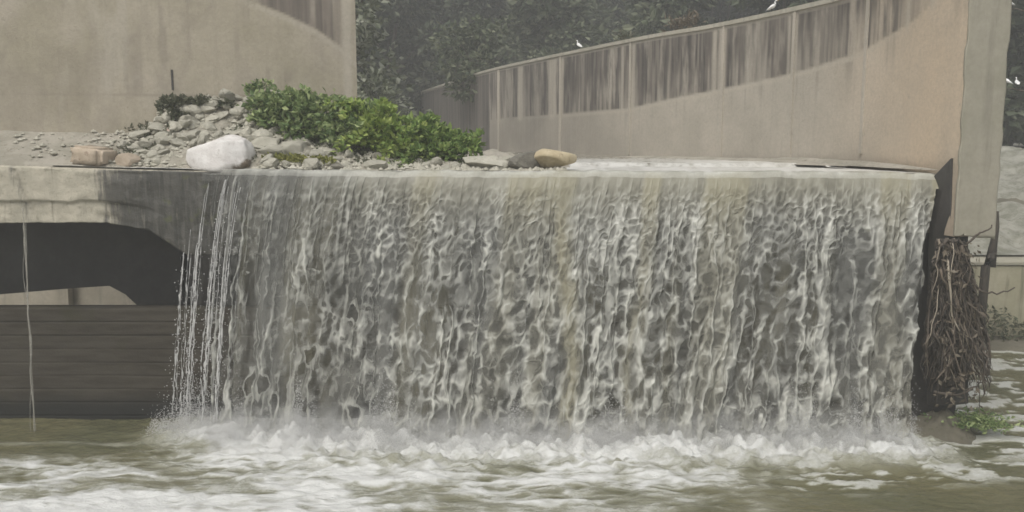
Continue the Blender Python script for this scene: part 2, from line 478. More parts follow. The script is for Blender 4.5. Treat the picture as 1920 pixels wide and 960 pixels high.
ws.data.materials.append(M['endface'])
# coping: small overhanging cap
def strip_along(path, N, s, o0, o1, z0, z1, i0, i1, step=4):
    mb = MB(); idx = list(range(i0, i1, step))
    if idx[-1] != i1-1: idx.append(i1-1)
    V = []; fs = []
    for k, i in enumerate(idx):
        a = path[i]+N[i]*o0; b = path[i]+N[i]*o1
        V += [(a[0], a[1], z0), (a[0], a[1], z1), (b[0], b[1], z1), (b[0], b[1], z0)]
        if k:
            q = 4*(k-1)
            for e in range(4): fs.append((q+e, q+4+e, q+4+(e+1) % 4, q+(e+1) % 4))
    n = 4*(len(idx)-1); fs += [(0, 1, 2, 3), (n+3, n+2, n+1, n)]
    mb.add(V, fs); return mb
strip_along(RP, RN, RS, -.05, .93, ZT+.003, ZT+.12, 3, len(RP)).build('coping', M['concrete'], rw)
for c, wd in ((935, .26), (1052, .22), (1180, .16), (1352, .14), (1482, .11), (1616, .05)):
    i = int(np.searchsorted(RS, px_to_rs(c))); k = max(2, int(wd/.06))
    strip_along(RP, RN, RS, -.035, .02, .1 if c not in (1616,) else .3, ZT-.01, i-k//2, i-k//2+k+1, 1).build('pilaster', M['wall_r'], rw)
# end face cap: separate slab, slightly weathered concrete, and spalled edge
a = RP[0]; T0 = (RP[1]-RP[0]); T0 /= np.linalg.norm(T0); n0 = RN[0]
def endpt(u, v): return a+n0*u+T0*v          # u across the wall, v into the wall
def end_face():
    nu, nv = 34, 120
    U = np.linspace(-.004, .884, nu); Zs = np.linspace(-1.29, ZT, nv)
    V = []
    for u in U:
        for z in Zs:
            j = (vn(np.array(z*3.1), np.array(1.), 5)-.5)*.05*(1 if u < .1 or u > .8 else .15)
            chip = .0
            p = endpt(u+float(j)*(1 if .05 < u < .85 else 1), -.03+.02*float(fbm(np.array(u*3), np.array(z*2), 6))+chip)
            V.append((p[0], p[1], z+(.10*float(vn(np.array(u*4), np.array(.5), 7))-.1*u if z < -1.28 else 0)))
    n = len(V); Fg = gridf(nu, nv)
    V2 = [tuple((endpt(u, .02)).tolist())+(z,) for u in U for z in Zs]
    o = link('end_face', mesh_np('end_face', np.array(V), Fg), rw, M['endface'])
    m = o.modifiers.new('solid', 'SOLIDIFY'); m.thickness = .05; m.offset = 0
end_face()
# dark wet footing on the inner side between the lip and the wall end
q = [W(1788, 296, 17.42), W(1752, 334, 17.95), W(1745, 470, 17.95), W(1742, 760, 17.95), W(1790, 760, 17.4), W(1789, 440, 17.4)]
mb = MB(); mb.prism([tuple(p+np.array([-.06, .0, 0])) for p in q], [tuple(p+np.array([.35, .12, 0])) for p in q]); mb.build('wet_footing', M['dark_concrete'], rw, bevel=.02)
mb = MB(); mb.box(8.5, 9.55, 18.35, 26.4, -5.6, -1.3); mb.build('abutment', M['dark_concrete'], rw)

# left wall
LP = [W(-330, 200, 19.6), W(-100, 200, 19.7), W(150, 200, 19.95), W(325, 200, 20.3), W(500, 200, 20.75), W(668, 100, 21.3)]
LP = catmull([p[:2] for p in LP], 40); LP, LS = resample(LP, .05)
LPXs = 960+F*LP[:, 0]/LP[:, 1]*1.009
ls_px = [-400, 300, 400, 470, 540, 600, 655, 675]; ls_py = [-400, -160, -60, 0, 28, 58, 98, 118]
LZ = []; LSs = []
for a_, b_ in zip(ls_px, ls_py):
    sv = float(np.interp(a_, LPXs, LS)); LSs.append(sv); LZ.append(W(a_, b_, float(np.interp(sv, LS, LP[:, 1])))[2])
def attrs_l(S, Z, X, Y):
    line = np.interp(S, LSs, LZ); px = np.interp(S, LS, LPXs)
    up = sst(0, .06, Z-line)
    strk = fbm(S*4.5, Z*.10, 15, 4, .6)
    st = up*np.clip(.9-.8*sst(.5, .72, strk), 0, 1)*sst(440, 520, px)*(1-sst(640, 648, px))
    st = np.maximum(st, .20*sst(.52, .68, fbm(S*1.2, Z*.6, 18, 5)))
    st = np.maximum(st, .30*np.exp(-(((Z-1.02) % 1.22-.61)/.012)**2)*sst(.4, .6, fbm(S*.8, Z, 19)))
    st = np.maximum(st, .28*sst(.58, .72, fbm(S*7, Z*.35, 20, 4))*sst(.40, .6, fbm(S*.5, Z*.7, 22)))
    pale = .5*sst(.6, .74, fbm(S*2.2, Z*.35, 25, 3))*sst(.4, 1.5, Z)+.7*np.exp(-((px-655)/8)**4)
    pale = np.maximum(pale, .6*np.exp(-((Z-line+.06)/.06)**2)*sst(440, 520, px))
    warm = .7*sst(.45, .65, fbm(S*.35+7, Z*.5, 66))
    return dict(stain=np.clip(st, 0, 1), pale=np.clip(pale, 0, 1), warm=warm)
lw = empty('concrete_wall')
tag(lw, 'tall beige concrete wall standing on the weir slab behind the rubble, left', 'wall')
_, LN = wall_shell('wall_face', LP, LS, -1, .6, -.1, 4.3, 90, attrs_l, M['wall_l'], lw)
i = int(np.searchsorted(LPXs, 325))
mb = MB(); p = LP[i]; mb.box(p[0]-.02, p[0]+.02, p[1]-.02, p[1]+.1, 1.75, 2.2); mb.build('joint_gap', M['dark_concrete'], lw)
strip_along(LP, LN, LS, -.04, .62, 4.303, 4.42, 2, len(LP)).build('coping', M['concrete'], lw)

# ------------------------------------------------------------------ weir slab
def build_slab():
    x0, x1 = -17.0, 8.5
    nx = 560; xs = np.linspace(x0, x1, nx)
    bx = [-17, px_x(40), px_x(190), px_x(275), px_x(345), px_x(400), 9]
    bz = [W(0, 422, 18.15)[2], W(40, 418, 18.15)[2], W(190, 418, 18.15)[2], W(275, 432, 18.15)[2], W(345, 480, 18.15)[2], -1.75, -1.75]
    zb = np.interp(xs, bx, bz)+.05*(fbm(xs*2.2, 0, 3)-.5)
    zt = lip_z(xs); yl = lip_y(xs)
    nf = 46; cols = []
    # rows: top back -> lip -> face -> bottom -> bottom back
    X = []; Yv = []; Z = []
    yb = np.where(xs < -6.6, 21.7, 27.0)
    yb = 21.7+(27-21.7)*sst(-6.7, -6.4, xs)
    for f in (1, .7, .4, .2, .1, .05): X.append(xs); Yv.append(yl+.10+(yb-yl-.1)*f); Z.append(zt+0*xs)
    for k in range(7):
        a = pi/2*k/6; r = .05; X.append(xs); Yv.append(yl+.06-r*sin(a)); Z.append(zt-r+r*cos(a))
    for k in range(1, nf):
        t = k/(nf-1); z = zt-.05+(zb-zt+.05)*t
        j = (fbm(xs*2.0, z*2.5, 11, 5)-.5)*.09
        chip = .10*sst(.55, .75, fbm(xs*1.1, z*.6, 14, 4))*sst(.72, .95, t)
        j2 = .06*sst(.58, .62, t+.1*(fbm(xs*1.5, 3, 5)-.5))*sst(px_x(330), px_x(180), xs)   # lower ledge set back
        crack = .05*np.exp(-((xs-(px_x(20)+.4*t+.12*fbm(t*4+0*xs, 0, 2)))/.035)**2)
        X.append(xs); Yv.append(yl+.01+j+chip+j2+crack); Z.append(z)
    X.append(xs); Yv.append(yl+.25); Z.append(zb+.03)
    X.append(xs); Yv.append(yb); Z.append(zb+.03)
    X, Yv, Z = [np.stack(q_) for q_ in (X, Yv, Z)]
    wet = sst(px_x(90), px_x(300), X+.9*(fbm(X*1.7, Z*.7, 71, 4)-.5)+.35*(fbm(X*5, Z*.5, 72, 3)-.5))*np.ones_like(Z)
    wet = np.where((Z > zt-.02), wet*.4, wet)
    wet = np.maximum(wet, .42*np.exp(-((X-px_x(22)-.25*(zt-Z))/.16)**2))
    nr = len(X)
    me = mesh_np('slab_body', np.stack([X, Yv, Z], -1).reshape(-1, 3), gridf(nr, nx)[:, ::-1], True, dict(wet=wet))
    root = empty('weir_slab')
    tag(root, 'thick concrete weir slab with chipped front edge the water spills over', 'weir')
    link('slab_body', me, root, M['slab'])
    return root
slab = build_slab()
# low board-marked wall under the slab
def build_low_wall():
    xs = np.linspace(-18, 8.6, 300); zt = W(150, 578, 18.75)[2]
    Zs = np.concatenate([np.linspace(-6, zt, 160)])
    X, Z = np.meshgrid(xs, Zs, indexing='ij')
    course = np.abs(((Z-zt)/.30+.04*fbm(X*.3, Z*.01, 2)) % 1-.5)*2
    Y = 18.75+.03*sst(.9, 1, course)*(.2+1.3*fbm(X*.25, np.floor((Z-zt)/.30)*3.3, 13))+.02*(fbm(X, Z*3, 5)-.5)
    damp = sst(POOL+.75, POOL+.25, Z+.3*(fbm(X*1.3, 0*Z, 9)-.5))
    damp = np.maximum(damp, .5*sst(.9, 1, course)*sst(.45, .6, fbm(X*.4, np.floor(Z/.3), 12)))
    V = np.stack([X, Y, Z], -1).reshape(-1, 3); n = len(xs); m = len(Zs)
    tb = np.column_stack([xs, np.full(n, 19.15), np.full(n, zt)]); i = np.arange(n-1); o = len(V)
    bb = np.column_stack([xs, np.full(n, 19.15), np.full(n, -6)])
    top = np.stack([i*m+m-1, (i+1)*m+m-1, o+i+1, o+i], -1); bk = np.stack([o+i, o+i+1, o+n+i+1, o+n+i], -1)
    me = mesh_np('low_wall', np.vstack([V, tb, bb]), gridf(n, m), True, dict(damp=np.concatenate([damp.ravel(), np.zeros(2*n)])), [top, bk])
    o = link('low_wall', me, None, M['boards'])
    tag(o, 'low board-marked brown concrete wall in the shade under the weir slab', 'wall')
build_low_wall()
# culvert interior
cv = empty('culvert'); tag(cv, 'dark culvert chamber under the slab with a slit of daylight', 'culvert')
mb = MB()
P0 = [W(-500, 575, 21.8), W(0, 552, 21.8), W(130, 541, 21.8), W(205, 536, 21.8), W(235, 552, 21.8), W(262, 577, 21.8), W(345, 600, 21.8)]
zt_ = -1.05
pts = [tuple(p) for p in P0]+[(P0[-1][0], 21.8, zt_), (P0[0][0], 21.8, zt_)]
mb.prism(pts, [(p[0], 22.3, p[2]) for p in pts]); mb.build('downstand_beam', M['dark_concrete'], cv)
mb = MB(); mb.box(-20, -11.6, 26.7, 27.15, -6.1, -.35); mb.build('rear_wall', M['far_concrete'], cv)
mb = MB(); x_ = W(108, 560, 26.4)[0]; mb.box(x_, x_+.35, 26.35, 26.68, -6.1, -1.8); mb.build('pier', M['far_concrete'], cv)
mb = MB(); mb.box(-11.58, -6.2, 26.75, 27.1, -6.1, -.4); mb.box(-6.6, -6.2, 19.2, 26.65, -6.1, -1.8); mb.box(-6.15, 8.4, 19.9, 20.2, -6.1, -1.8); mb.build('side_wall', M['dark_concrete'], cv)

# ------------------------------------------------------------------ gravel bank on the slab
def bank_h(x, y):
    x = np.asarray(x, float); y = np.asarray(y, float)
    px = 960+F*x/np.maximum(y, 1)*1.01
    yw = np.interp(px, [-400, 0, 300, 500, 670, 800, 1000, 1100], [19.6, 19.8, 20.3, 20.75, 21.3, 22, 23, 23.5])
    crest = np.interp(px, [-400, 0, 230, 285, 310, 400, 480, 560, 660, 760, 860, 950, 1060, 1110], [.82, .82, .80, .92, 1.42, 1.55, 1.62, 1.45, 1.0, .65, .42, .25, .12, -.2])
    front = lip_y(x)+np.interp(px, [0, 200, 260, 400, 900, 1100], [.02, .05, .22, .30, .30, .3])
    t = np.clip((y-front)/(yw-front), 0, 1.25)
    base = lip_z(x)
    shape = np.where(t < .45, .42*t/.45, .42+.58*sst(.45, 1.0, t))
    rise = np.interp(px, [0, 240, 300], [0, 0, 1])
    prof = (t*(1-rise)+shape*rise)
    fall = 1-sst(1.1, 1.25, t)*sst(680, 760, px)*.8
    return base+.02+np.maximum(crest-base, -.2)*prof*fall
def build_gravel():
    xs = np.linspace(-16.5, 2.0, 420); v = np.linspace(0, 1, 120)
    X, Vv = np.meshgrid(xs, v, indexing='ij')
    Y = lip_y(X)+.04+Vv*(2.9+1.7*sst(-7, -4, X))
    Z = bank_h(X, Y)
    px = 960+F*X/Y*1.01
    rough = .06+.30*sst(250, 330, px)
    Z = Z+rough*(fbm(X*2.2, Y*2.2, 44, 5)-.5)*sst(0.02, .35, Y-lip_y(X)-.04)-.10*sst(.10, 0, Y-lip_y(X)-.04)-.05*sst(950, 1080, px)-.35*sst(1060, 1110, px)
    front = sst(0.45, 0.1, Y-lip_y(X))*sst(240, 300, px)*.06
    me = mesh_np('gravel_bank', np.stack([X, Y, Z-front], -1).reshape(-1, 3), gridf(420, 120))
    o = link('gravel_bank', me, None, M['gravel']); o['kind'] = 'structure'
build_gravel()

# ------------------------------------------------------------------ river water
def build_river():
    xs = np.linspace(-9.5, 8.75, 300); v = np.linspace(0, 1, 160)
    X, Vv = np.meshgrid(xs, v, indexing='ij')
    Y = lip_y(X)+.02+Vv**1.8*48
    X = X*(1-.0*Vv)
    xr = np.interp(Y, RP[:, 1], RP[:, 0])+.02
    X = -9.5+(xr+9.5)*(X+9.5)/18.25
    px = 960+F*X/Y
    Z = lip_z(X)+.035+.018*(fbm(X*2.5, Y*1.2, 77, 4)-.5)
    Z = np.where(Y > 22, .05+.02*(fbm(X*1.5, Y*.8, 78, 3)-.5), Z)
    foam = .70-.40*sst(20, 33, Y)+.3*(fbm(X*1.2, Y*.5, 87, 4)-.5)
    silt = sst(.5, .62, fbm(X*.5, Y*.5, 91))
    me = mesh_np('river_water', np.stack([X, Y, Z], -1).reshape(-1, 3), gridf(300, 160), True, dict(foam=foam))
    o = link('river_water', me, None, M['river']); o['kind'] = 'structure'
    # silt bars along the foot of the curved wall
    for k, (pa, pb, off, wd, h) in enumerate(((1160, 1640, .5, .5, .10), (1330, 1770, .05, .22, .13))):
        sa, sb = float(px_to_rs(pa)), float(px_to_rs(pb)); ss = np.linspace(sb, sa, 120)
        cx = np.interp(ss, RS, RP[:, 0]); cy = np.interp(ss, RS, RP[:, 1]); ii = np.clip(np.searchsorted(RS, ss), 0, len(RN)-1)
        uu = np.linspace(-1, 1, 14); taper = np.sin(np.linspace(0, pi, 120))**.5
        wob = fbm(ss*.9, 0, 5+k)
        U = (off+wd*wob[:, None]*.8)+uu[None]*wd*taper[:, None]*(.6+.8*wob[:, None])
        Xb = cx[:, None]-RN[ii][:, 0:1]*U; Yb = cy[:, None]-RN[ii][:, 1:2]*U
        Zb = .02+h*(1-uu[None]**2)*taper[:, None]*(.6+.6*wob[:, None])
        o = link('silt_bar', mesh_np('silt_bar', np.stack([Xb, Yb, Zb], -1).reshape(-1, 3), gridf(120, 14)), None, M['gravel']); o['kind'] = 'structure'
build_river()

# ------------------------------------------------------------------ waterfall
def fall_pos(S, d, v0, xl, drift=-.62):
    """S lip x, d depth fallen -> position"""
    H = -POOL
    t = np.sqrt(2*np.maximum(d, 0)/9.81); tm = math.sqrt(2*H/9.81)
    X = S+drift*(t/tm)**1.3
    Y = lip_y(S)-.02-v0*t
    return X, Y
XL, XR = px_x(385, 330, 18.1), px_x(1757, 330, 18.0)
def gn(x, y, seed=0):
    x = np.asarray(x, float); y = np.asarray(y, float); x, y = np.broadcast_arrays(x, y)
    ix = np.floor(x).astype(np.int64); iy = np.floor(y).astype(np.int64); fx = x-ix; fy = y-iy
    sx = fx*fx*fx*(fx*(fx*6-15)+10); sy = fy*fy*fy*(fy*(fy*6-15)+10)
    def g(a, b):
        t = hsh(ix+a, iy+b, seed)*2*pi; return np.cos(t)*(fx-a)+np.sin(t)*(fy-b)
    return (g(0, 0)*(1-sx)+g(1, 0)*sx)*(1-sy)+(g(0, 1)*(1-sx)+g(1, 1)*sx)*sy

def fall_fields(u, D, thick, c0, W_):
    """u: metres along the lip from the left end, D: depth fallen. Returns film fields."""
    drop = sst(.2, 2.0, D)
    wx = u+.22*(fbm(u*1.3, D*.6, 20, 3)-.5)*drop+.10*gn(u*4.5, D*2.2, 23)*sst(.3, 1.5, D)+.035*gn(u*13, D*7, 24)
    wd = D+.30*(fbm(u*2.1, D*1.1, 21, 3)-.5)+.09*gn(u*6, D*4, 25)
    ln = .30*wd
    # clumping: where the water is torn and where it is whole
    big = fbm(wx*.8, D*.35, 35, 3)
    def lines(cw, ch, seed, w, lean):
        a = gn((wx+lean*ln)/cw, wd/ch, seed); b = gn((wx+lean*ln)/cw*1.35+5, wd/ch*1.2+3, seed+7)
        return np.exp(-(a/w)**2), np.exp(-(b/(w*.8))**2), a, b
    A1, A2, a1, a2 = lines(.17, .22, 301, .11, .9)
    B1, B2, b1, b2 = lines(.27, .50, 311, .085, .5)
    C1, C2, c1, c2 = lines(.42, .85, 321, .07, .2)
    f1, f2, cid = worley(wx/.30, wd/.52, 3); e = f2-f1
    V1 = np.exp(-(e/.11)**2)
    gA = np.exp(-((D-.9)/.9)**2)+.35; gB = sst(.7, 2.0, D); gC = sst(1.8, 4, D)
    m = fbm(wx*2.3, wd*1.2, 36, 3); m2 = fbm(wx*2.7+9, wd*1.5, 38, 3); m3 = fbm(wx*1.9+4, wd*1.0, 39, 3)
    lig = np.maximum.reduce([A1*gA*sst(.35, .6, m)*.8, A2*gA*sst(.4, .65, m2)*.6, B1*gB*sst(.32, .58, m3), B2*gB*sst(.42, .62, m)*.7,
                             C1*gC*sst(.38, .6, m2)*.9, V1*gC*sst(.40, .62, m3+.1)*.9])
    web = .35+.65*sst(1.0, 5.5, u)
    lig = np.clip(lig*web*sst(.1, .7, D)*.8, 0, 1)
    # soft pockets: thin at the middle of each cell, thicker at its rim
    j1 = worley((wx+.8*ln)/.105+.35*gn(u*7, D*4, 71), wd/.17, 5); j2 = worley((wx+.35*ln)/.20+.4*gn(u*4, D*2.2, 72), wd/.42, 6)
    k1 = sst(.12, .72, j1[0])-.5; k2 = sst(.12, .78, j2[0])-.5
    w2 = sst(.8, 3.2, D)
    pock = (k1*(1-.5*w2)*(.45+1.2*fbm(u*1.1, D*.6, 74, 2))*.95+k2*(.25+.85*w2)*(.4+1.2*fbm(u*.9+5, D*.5, 75, 2)))*sst(.05, .6, D)*(.45+.55*web)
    rr = fbm(wx*2.4, D*.13, 40, 3); rope = np.exp(-((rr-.5)/.045)**2)*sst(.36, .54, fbm(wx*1.1, D*.22, 41, 2))*sst(.25, 1.2, D)
    r2 = vn(u*7+.6*gn(u*3, D*.5, 44), D*.18, 43); rope2 = np.exp(-((r2-.5)/.055)**2)*(1-.75*sst(2, 6, u))*sst(.02, .2, D)*(1-.6*sst(1.5, 3, D))
    r3 = fbm(wx*4.4+7, D*.19, 46, 2); rope3 = np.exp(-((r3-.5)/.05)**2)*sst(.35, .55, fbm(wx*1.6+3, D*.3, 47, 2))*sst(.3, 1.0, D)
    ropes = np.maximum.reduce([rope, rope2*.8, rope3*.72])
    mudn = sst(.50, .70, fbm(wx*1.5+2, D*.08, 50, 3))
    mud = np.clip(mudn*(.15+.35*thick)*sst(1.5, 6, u)+.6*(1-sst(.1, 1.1+.5*big, D))*sst(1.0, 5, u), 0, 1)
    mud = np.maximum(mud, np.exp(-((wx-c0+.10*np.sin(D*1.3)+.35-.1*D)/.20)**2)*.95)
    mud = np.maximum(mud, np.exp(-((wx-c0-1.35+.08*np.sin(D*1.7+1))/.12)**2)*.65*sst(.2, .9, D))
    fr = fbm(wx*5.5, D*1.2, 61, 4); fi = .55*fbm(wx*16, D*6, 62, 3)+.45*fbm(wx*20, D*1.1, 63, 3)
    foam = .20+.36*lig+.42*ropes+.42*pock+.65*(fr-.5)+.40*(fi-.5)+.12*sst(3.8, 5.2, D)+.30*(big-.5)
    foam = np.clip(foam*(1-.30*mud)*(1.06-.16*fbm(u*.6, D*.2, 88, 2)), 0, 1)
    film = .46+.34*thick*(.4+1.1*big)+.28*mud-.16*(1-sst(0., 3.0, u))*sst(.8, 2, D)-.08*drop+.45*pock
    film = film+.6*(fr-.5)+.3*(fi-.5)
    # dark membranes between the strands
    memb = np.maximum(sst(.10, .26, np.abs(b1))*sst(.44, .64, fbm(wx*1.6, wd*.8, 64, 3))*gB, (cid < .30)*sst(.12, .3, e)*sst(1.6, 3.2, D))
    film = film*(1-.62*memb*(1-.6*mud))
    foam = foam*(1-.5*memb*(1-np.maximum(lig, ropes)))
    alpha = np.clip(np.maximum(film, np.maximum(lig*1.05, ropes)), .10, 1)
    p = .085*sst(.8, 2.6, D)*(1.5-1.49*thick)
    hole = (cid < p)*sst(.14+.10*fr, .30+.10*fr, e)*(mud < .6)
    pk1 = (j2[2] < .36+.22*sst(1.5, 3.5, D))*sst(.46, .18, j2[0]+.25*(fr-.5))*sst(.8, 2.6, D)
    pk2 = (j1[2] < .30)*sst(.48, .22, j1[0])*sst(.5, 1.4, D)*(1-.5*sst(2.5, 4.5, D))
    pit = np.maximum(pk1, pk2*.8)*(1-.75*mud)*(1-.8*np.maximum(lig*.6, ropes))
    alpha = alpha*(1-.78*pit)*(1-.95*hole); foam = foam*(1-.55*pit)
    return dict(wx=wx, wd=wd, lig=lig, rope=ropes, mud=mud, fr=fr, fi=fi, foam=foam, alpha=alpha, hole=hole, e=e, cid=cid, p=p, big=big, pock=pock)

def build_fall():
    nS, nd = 1350, 560
    S1 = np.linspace(XL, XR, nS)
    nflat = 16
    dd = np.concatenate([np.zeros(nflat), np.linspace(0, 1, nd-nflat)**1.25*5.75])
    S, D = np.meshgrid(S1, dd, indexing='ij')
    u = (S-XL)                                       # metres from left end
    thick = sst(0.3, 5.5, u+1.5*(fbm(u*.7, 0*u, 4)-.5))      # thin on the left
    v0 = .30+.62*thick+.16*(fbm(u*.9, D*.02, 8)-.5)
    X, Y = fall_pos(S, D, v0, XL)
    Z = lip_z(S)+.045-D+.045*(fbm(u*1.1, 0*u, 301, 3)-.5)+.03*(fbm(u*5, 0*u, 302, 2)-.5)
    k = np.arange(nflat)
    Yf = lip_y(S)+.5
    for j in range(nflat):
        Y[:, j] = lip_y(S1)-.02+(1-j/nflat)*.5
    # rounding over the lip
    f = fall_fields(u, D, thick, px_x(1100)-XL, XR-XL)
    wx, lig, rope, mud, fr, fi, foam, alpha = [f[k] for k in ('wx', 'lig', 'rope', 'mud', 'fr', 'fi', 'foam', 'alpha')]
    keep = np.ones_like(D, bool); e = f['e']; rim = (f['cid'] < f['p']) & (e <= .22)
    foam = np.where(rim, np.maximum(foam, .62-1.2*np.abs(e-.22)), foam); alpha = np.where(rim, np.maximum(alpha, .7), alpha)
    # frayed left: breaks into strands
    fray = sst(.8, -.1, u-.10*sst(1, 5, D)-.5*(fbm(0*u+2, D*.6, 80)-.5))
    strand = np.maximum(np.exp(-((vn(u*9, D*.25, 83)-.5)/.13)**2), lig*.8)
    keep &= ~((fray > .35) & (strand < fray*.85) & (D > .25))
    alpha = np.where(fray > .2, alpha*(1-.45*fray), alpha)
    keep &= ~((u < .95*sst(.1, .05, D)+.0) & (D < .2) & (u < .35))
    # ragged right edge
    er = XR-S
    keep &= ~((er < .05+.22*fbm(0*S+1, D*2.4, 85, 4)*sst(.3, 1.5, D)) & (D > .3))
    # relief
    out = .012*lig+.045*rope+.008*f['pock']+.10*(fbm(wx*1.7, D*.35, 90, 4)-.5)*sst(.1, .8, D)+.012*(fr-.5)+.003*(fi-.5)+.02*mud
    out *= sst(.03, .35, D)
    wob = .05*(fbm(wx*2.4, D*1.3, 95, 3)-.5)*sst(.4, 2, D)
    Y = Y-out*1.7; X = X+wob
    Z = Z+np.where(D < .001, .012*(fbm(u*5, Y*4, 97, 3)-.5), 0)
    Fg = gridf(nS, nd)
    kf = keep.ravel()[Fg].all(1)
    # bright smooth lip
    sp = (D < .12)
    foam = np.where(sp, np.maximum(foam, .45+.5*(fbm(u*3, Y*3, 99, 3)-.3)*sst(.12, .0, D)), foam)
    alpha = np.where(sp, np.clip(alpha+.2, 0, 1), alpha)
    me = mesh_np('water_sheet', np.stack([X, Y, Z], -1).reshape(-1, 3), Fg[kf], True, dict(foam=foam, mud=mud, alpha=alpha))
    root = empty('waterfall')
    tag(root, 'wide curtain of grey-beige water spilling over the weir slab', 'waterfall')
    link('water_sheet', me, root, M['fall'])
    # second, inner sheet close to the wall: calmer
    n2, m2 = 500, 220
    S1 = np.linspace(XL+1.0, XR-.1, n2); d1 = np.linspace(.05, 5.7, m2)
    S, D = np.meshgrid(S1, d1, indexing='ij'); u = S-XL
    X, Y = fall_pos(S, D, .32+.2*sst(.3, 5, u), XL)
    Z = lip_z(S)-D
    rr = fbm(u*3.2, D*.3, 140, 4)
    Y = Y+.05-.08*(rr-.5)*sst(.1, 1, D)
    alpha = np.clip(.24+1.0*(rr-.45)+.14*sst(2, 6, u), .06, .6); foam = np.clip(.05+.9*(rr-.45), 0, 1)
    mud = sst(.5, .7, fbm(u*.8, D*.1, 150, 2))
    me = mesh_np('inner_sheet', np.stack([X, Y, Z], -1).reshape(-1, 3), gridf(n2, m2), True, dict(foam=foam, mud=mud, alpha=alpha))
    link('inner_sheet', me, root, M['fall'])
    # loose strands at the left edge
    for k in range(27):
        px = random.choice((350, 356, 362, 374, 380, 392, 402, 410, 418, 428, 440))+random.gauss(0, 4)
        x0 = px_x(px+random.uniform(8, 40), 330); d0 = random.uniform(1.0, 1.7) if px < 385 else random.uniform(.05, .5)
        d = np.linspace(d0, random.choice((5.55, 5.55, 5.0, 4.0)), 190)
        X, Y = fall_pos(np.full(190, x0), d, .22+random.uniform(0, .2), XL, -.70+random.gauss(0, .07))
        wob = .05*(vn(d*1.6, 0*d, k)-.5)*sst(.5, 3, d)+.04*(vn(d*7, 0*d, k+50)-.5)*sst(1, 4, d)
        r = .003+.016*vn(d*11, 0*d, k+9)**2*sst(.3, 3, d)+.006*random.random()
        r = r*np.where(vn(d*8, 0*d, k+70) > .24+.12*sst(2, 5, d), 1, .3)
        mbs = MB(); mbs.tube(np.stack([X+wob, Y-.05*random.random(), lip_z(X)-d], -1), r, 5)
        for j in range(48):
            dj = d0+.2+(5.5-d0)*random.random()**.7; xx = np.interp(dj, d, X)+random.gauss(0, .03+.018*dj); yy = np.interp(dj, d, Y)+random.gauss(0, .06)
            BEADS.append((xx, yy, -dj, random.uniform(.005, .017)))
        mbs.build('loose_strand', M['droplet'], root, smooth=True)
    return root
BEADS = []
def bead(mbs, c, r):
    c = np.array(c); V = [c+np.array(v)*r for v in ((1, 0, 0), (-1, 0, 0), (0, 1, 0), (0, -1, 0), (0, 0, 1.5), (0, 0, -1.5))]
    mbs.add(V, [(0, 2, 4), (2, 1, 4), (1, 3, 4), (3, 0, 4), (2, 0, 5), (1, 2, 5), (3, 1, 5), (0, 3, 5)])
build_fall()

# thin trickle at the far left of the slab
def build_trickle():
    mb = MB()
    for k, (dx, r) in enumerate(((0, .016), (.05, .008), (-.09, .005))):
        z = np.linspace(-.75-k*.3, POOL, 90)
        x = px_x(44, 420, 17.98)+dx*(1-.8*vn(z*.9, 0*z, k+20))+.07*(vn(z*1.4, 0*z, k)-.5)-.006*(z+1)**2*.3
        mb.tube(np.stack([x, 17.98-.02*(-z-1)+0*z, z], -1), r*(.6+.8*vn(z*6, 0*z, k+4)), 6)
    o = mb.build('water_trickle', M['trickle'], None, True)
    tag(o, 'thin trickle of water dripping off the cracked slab edge over the culvert', 'trickle')
build_trickle()

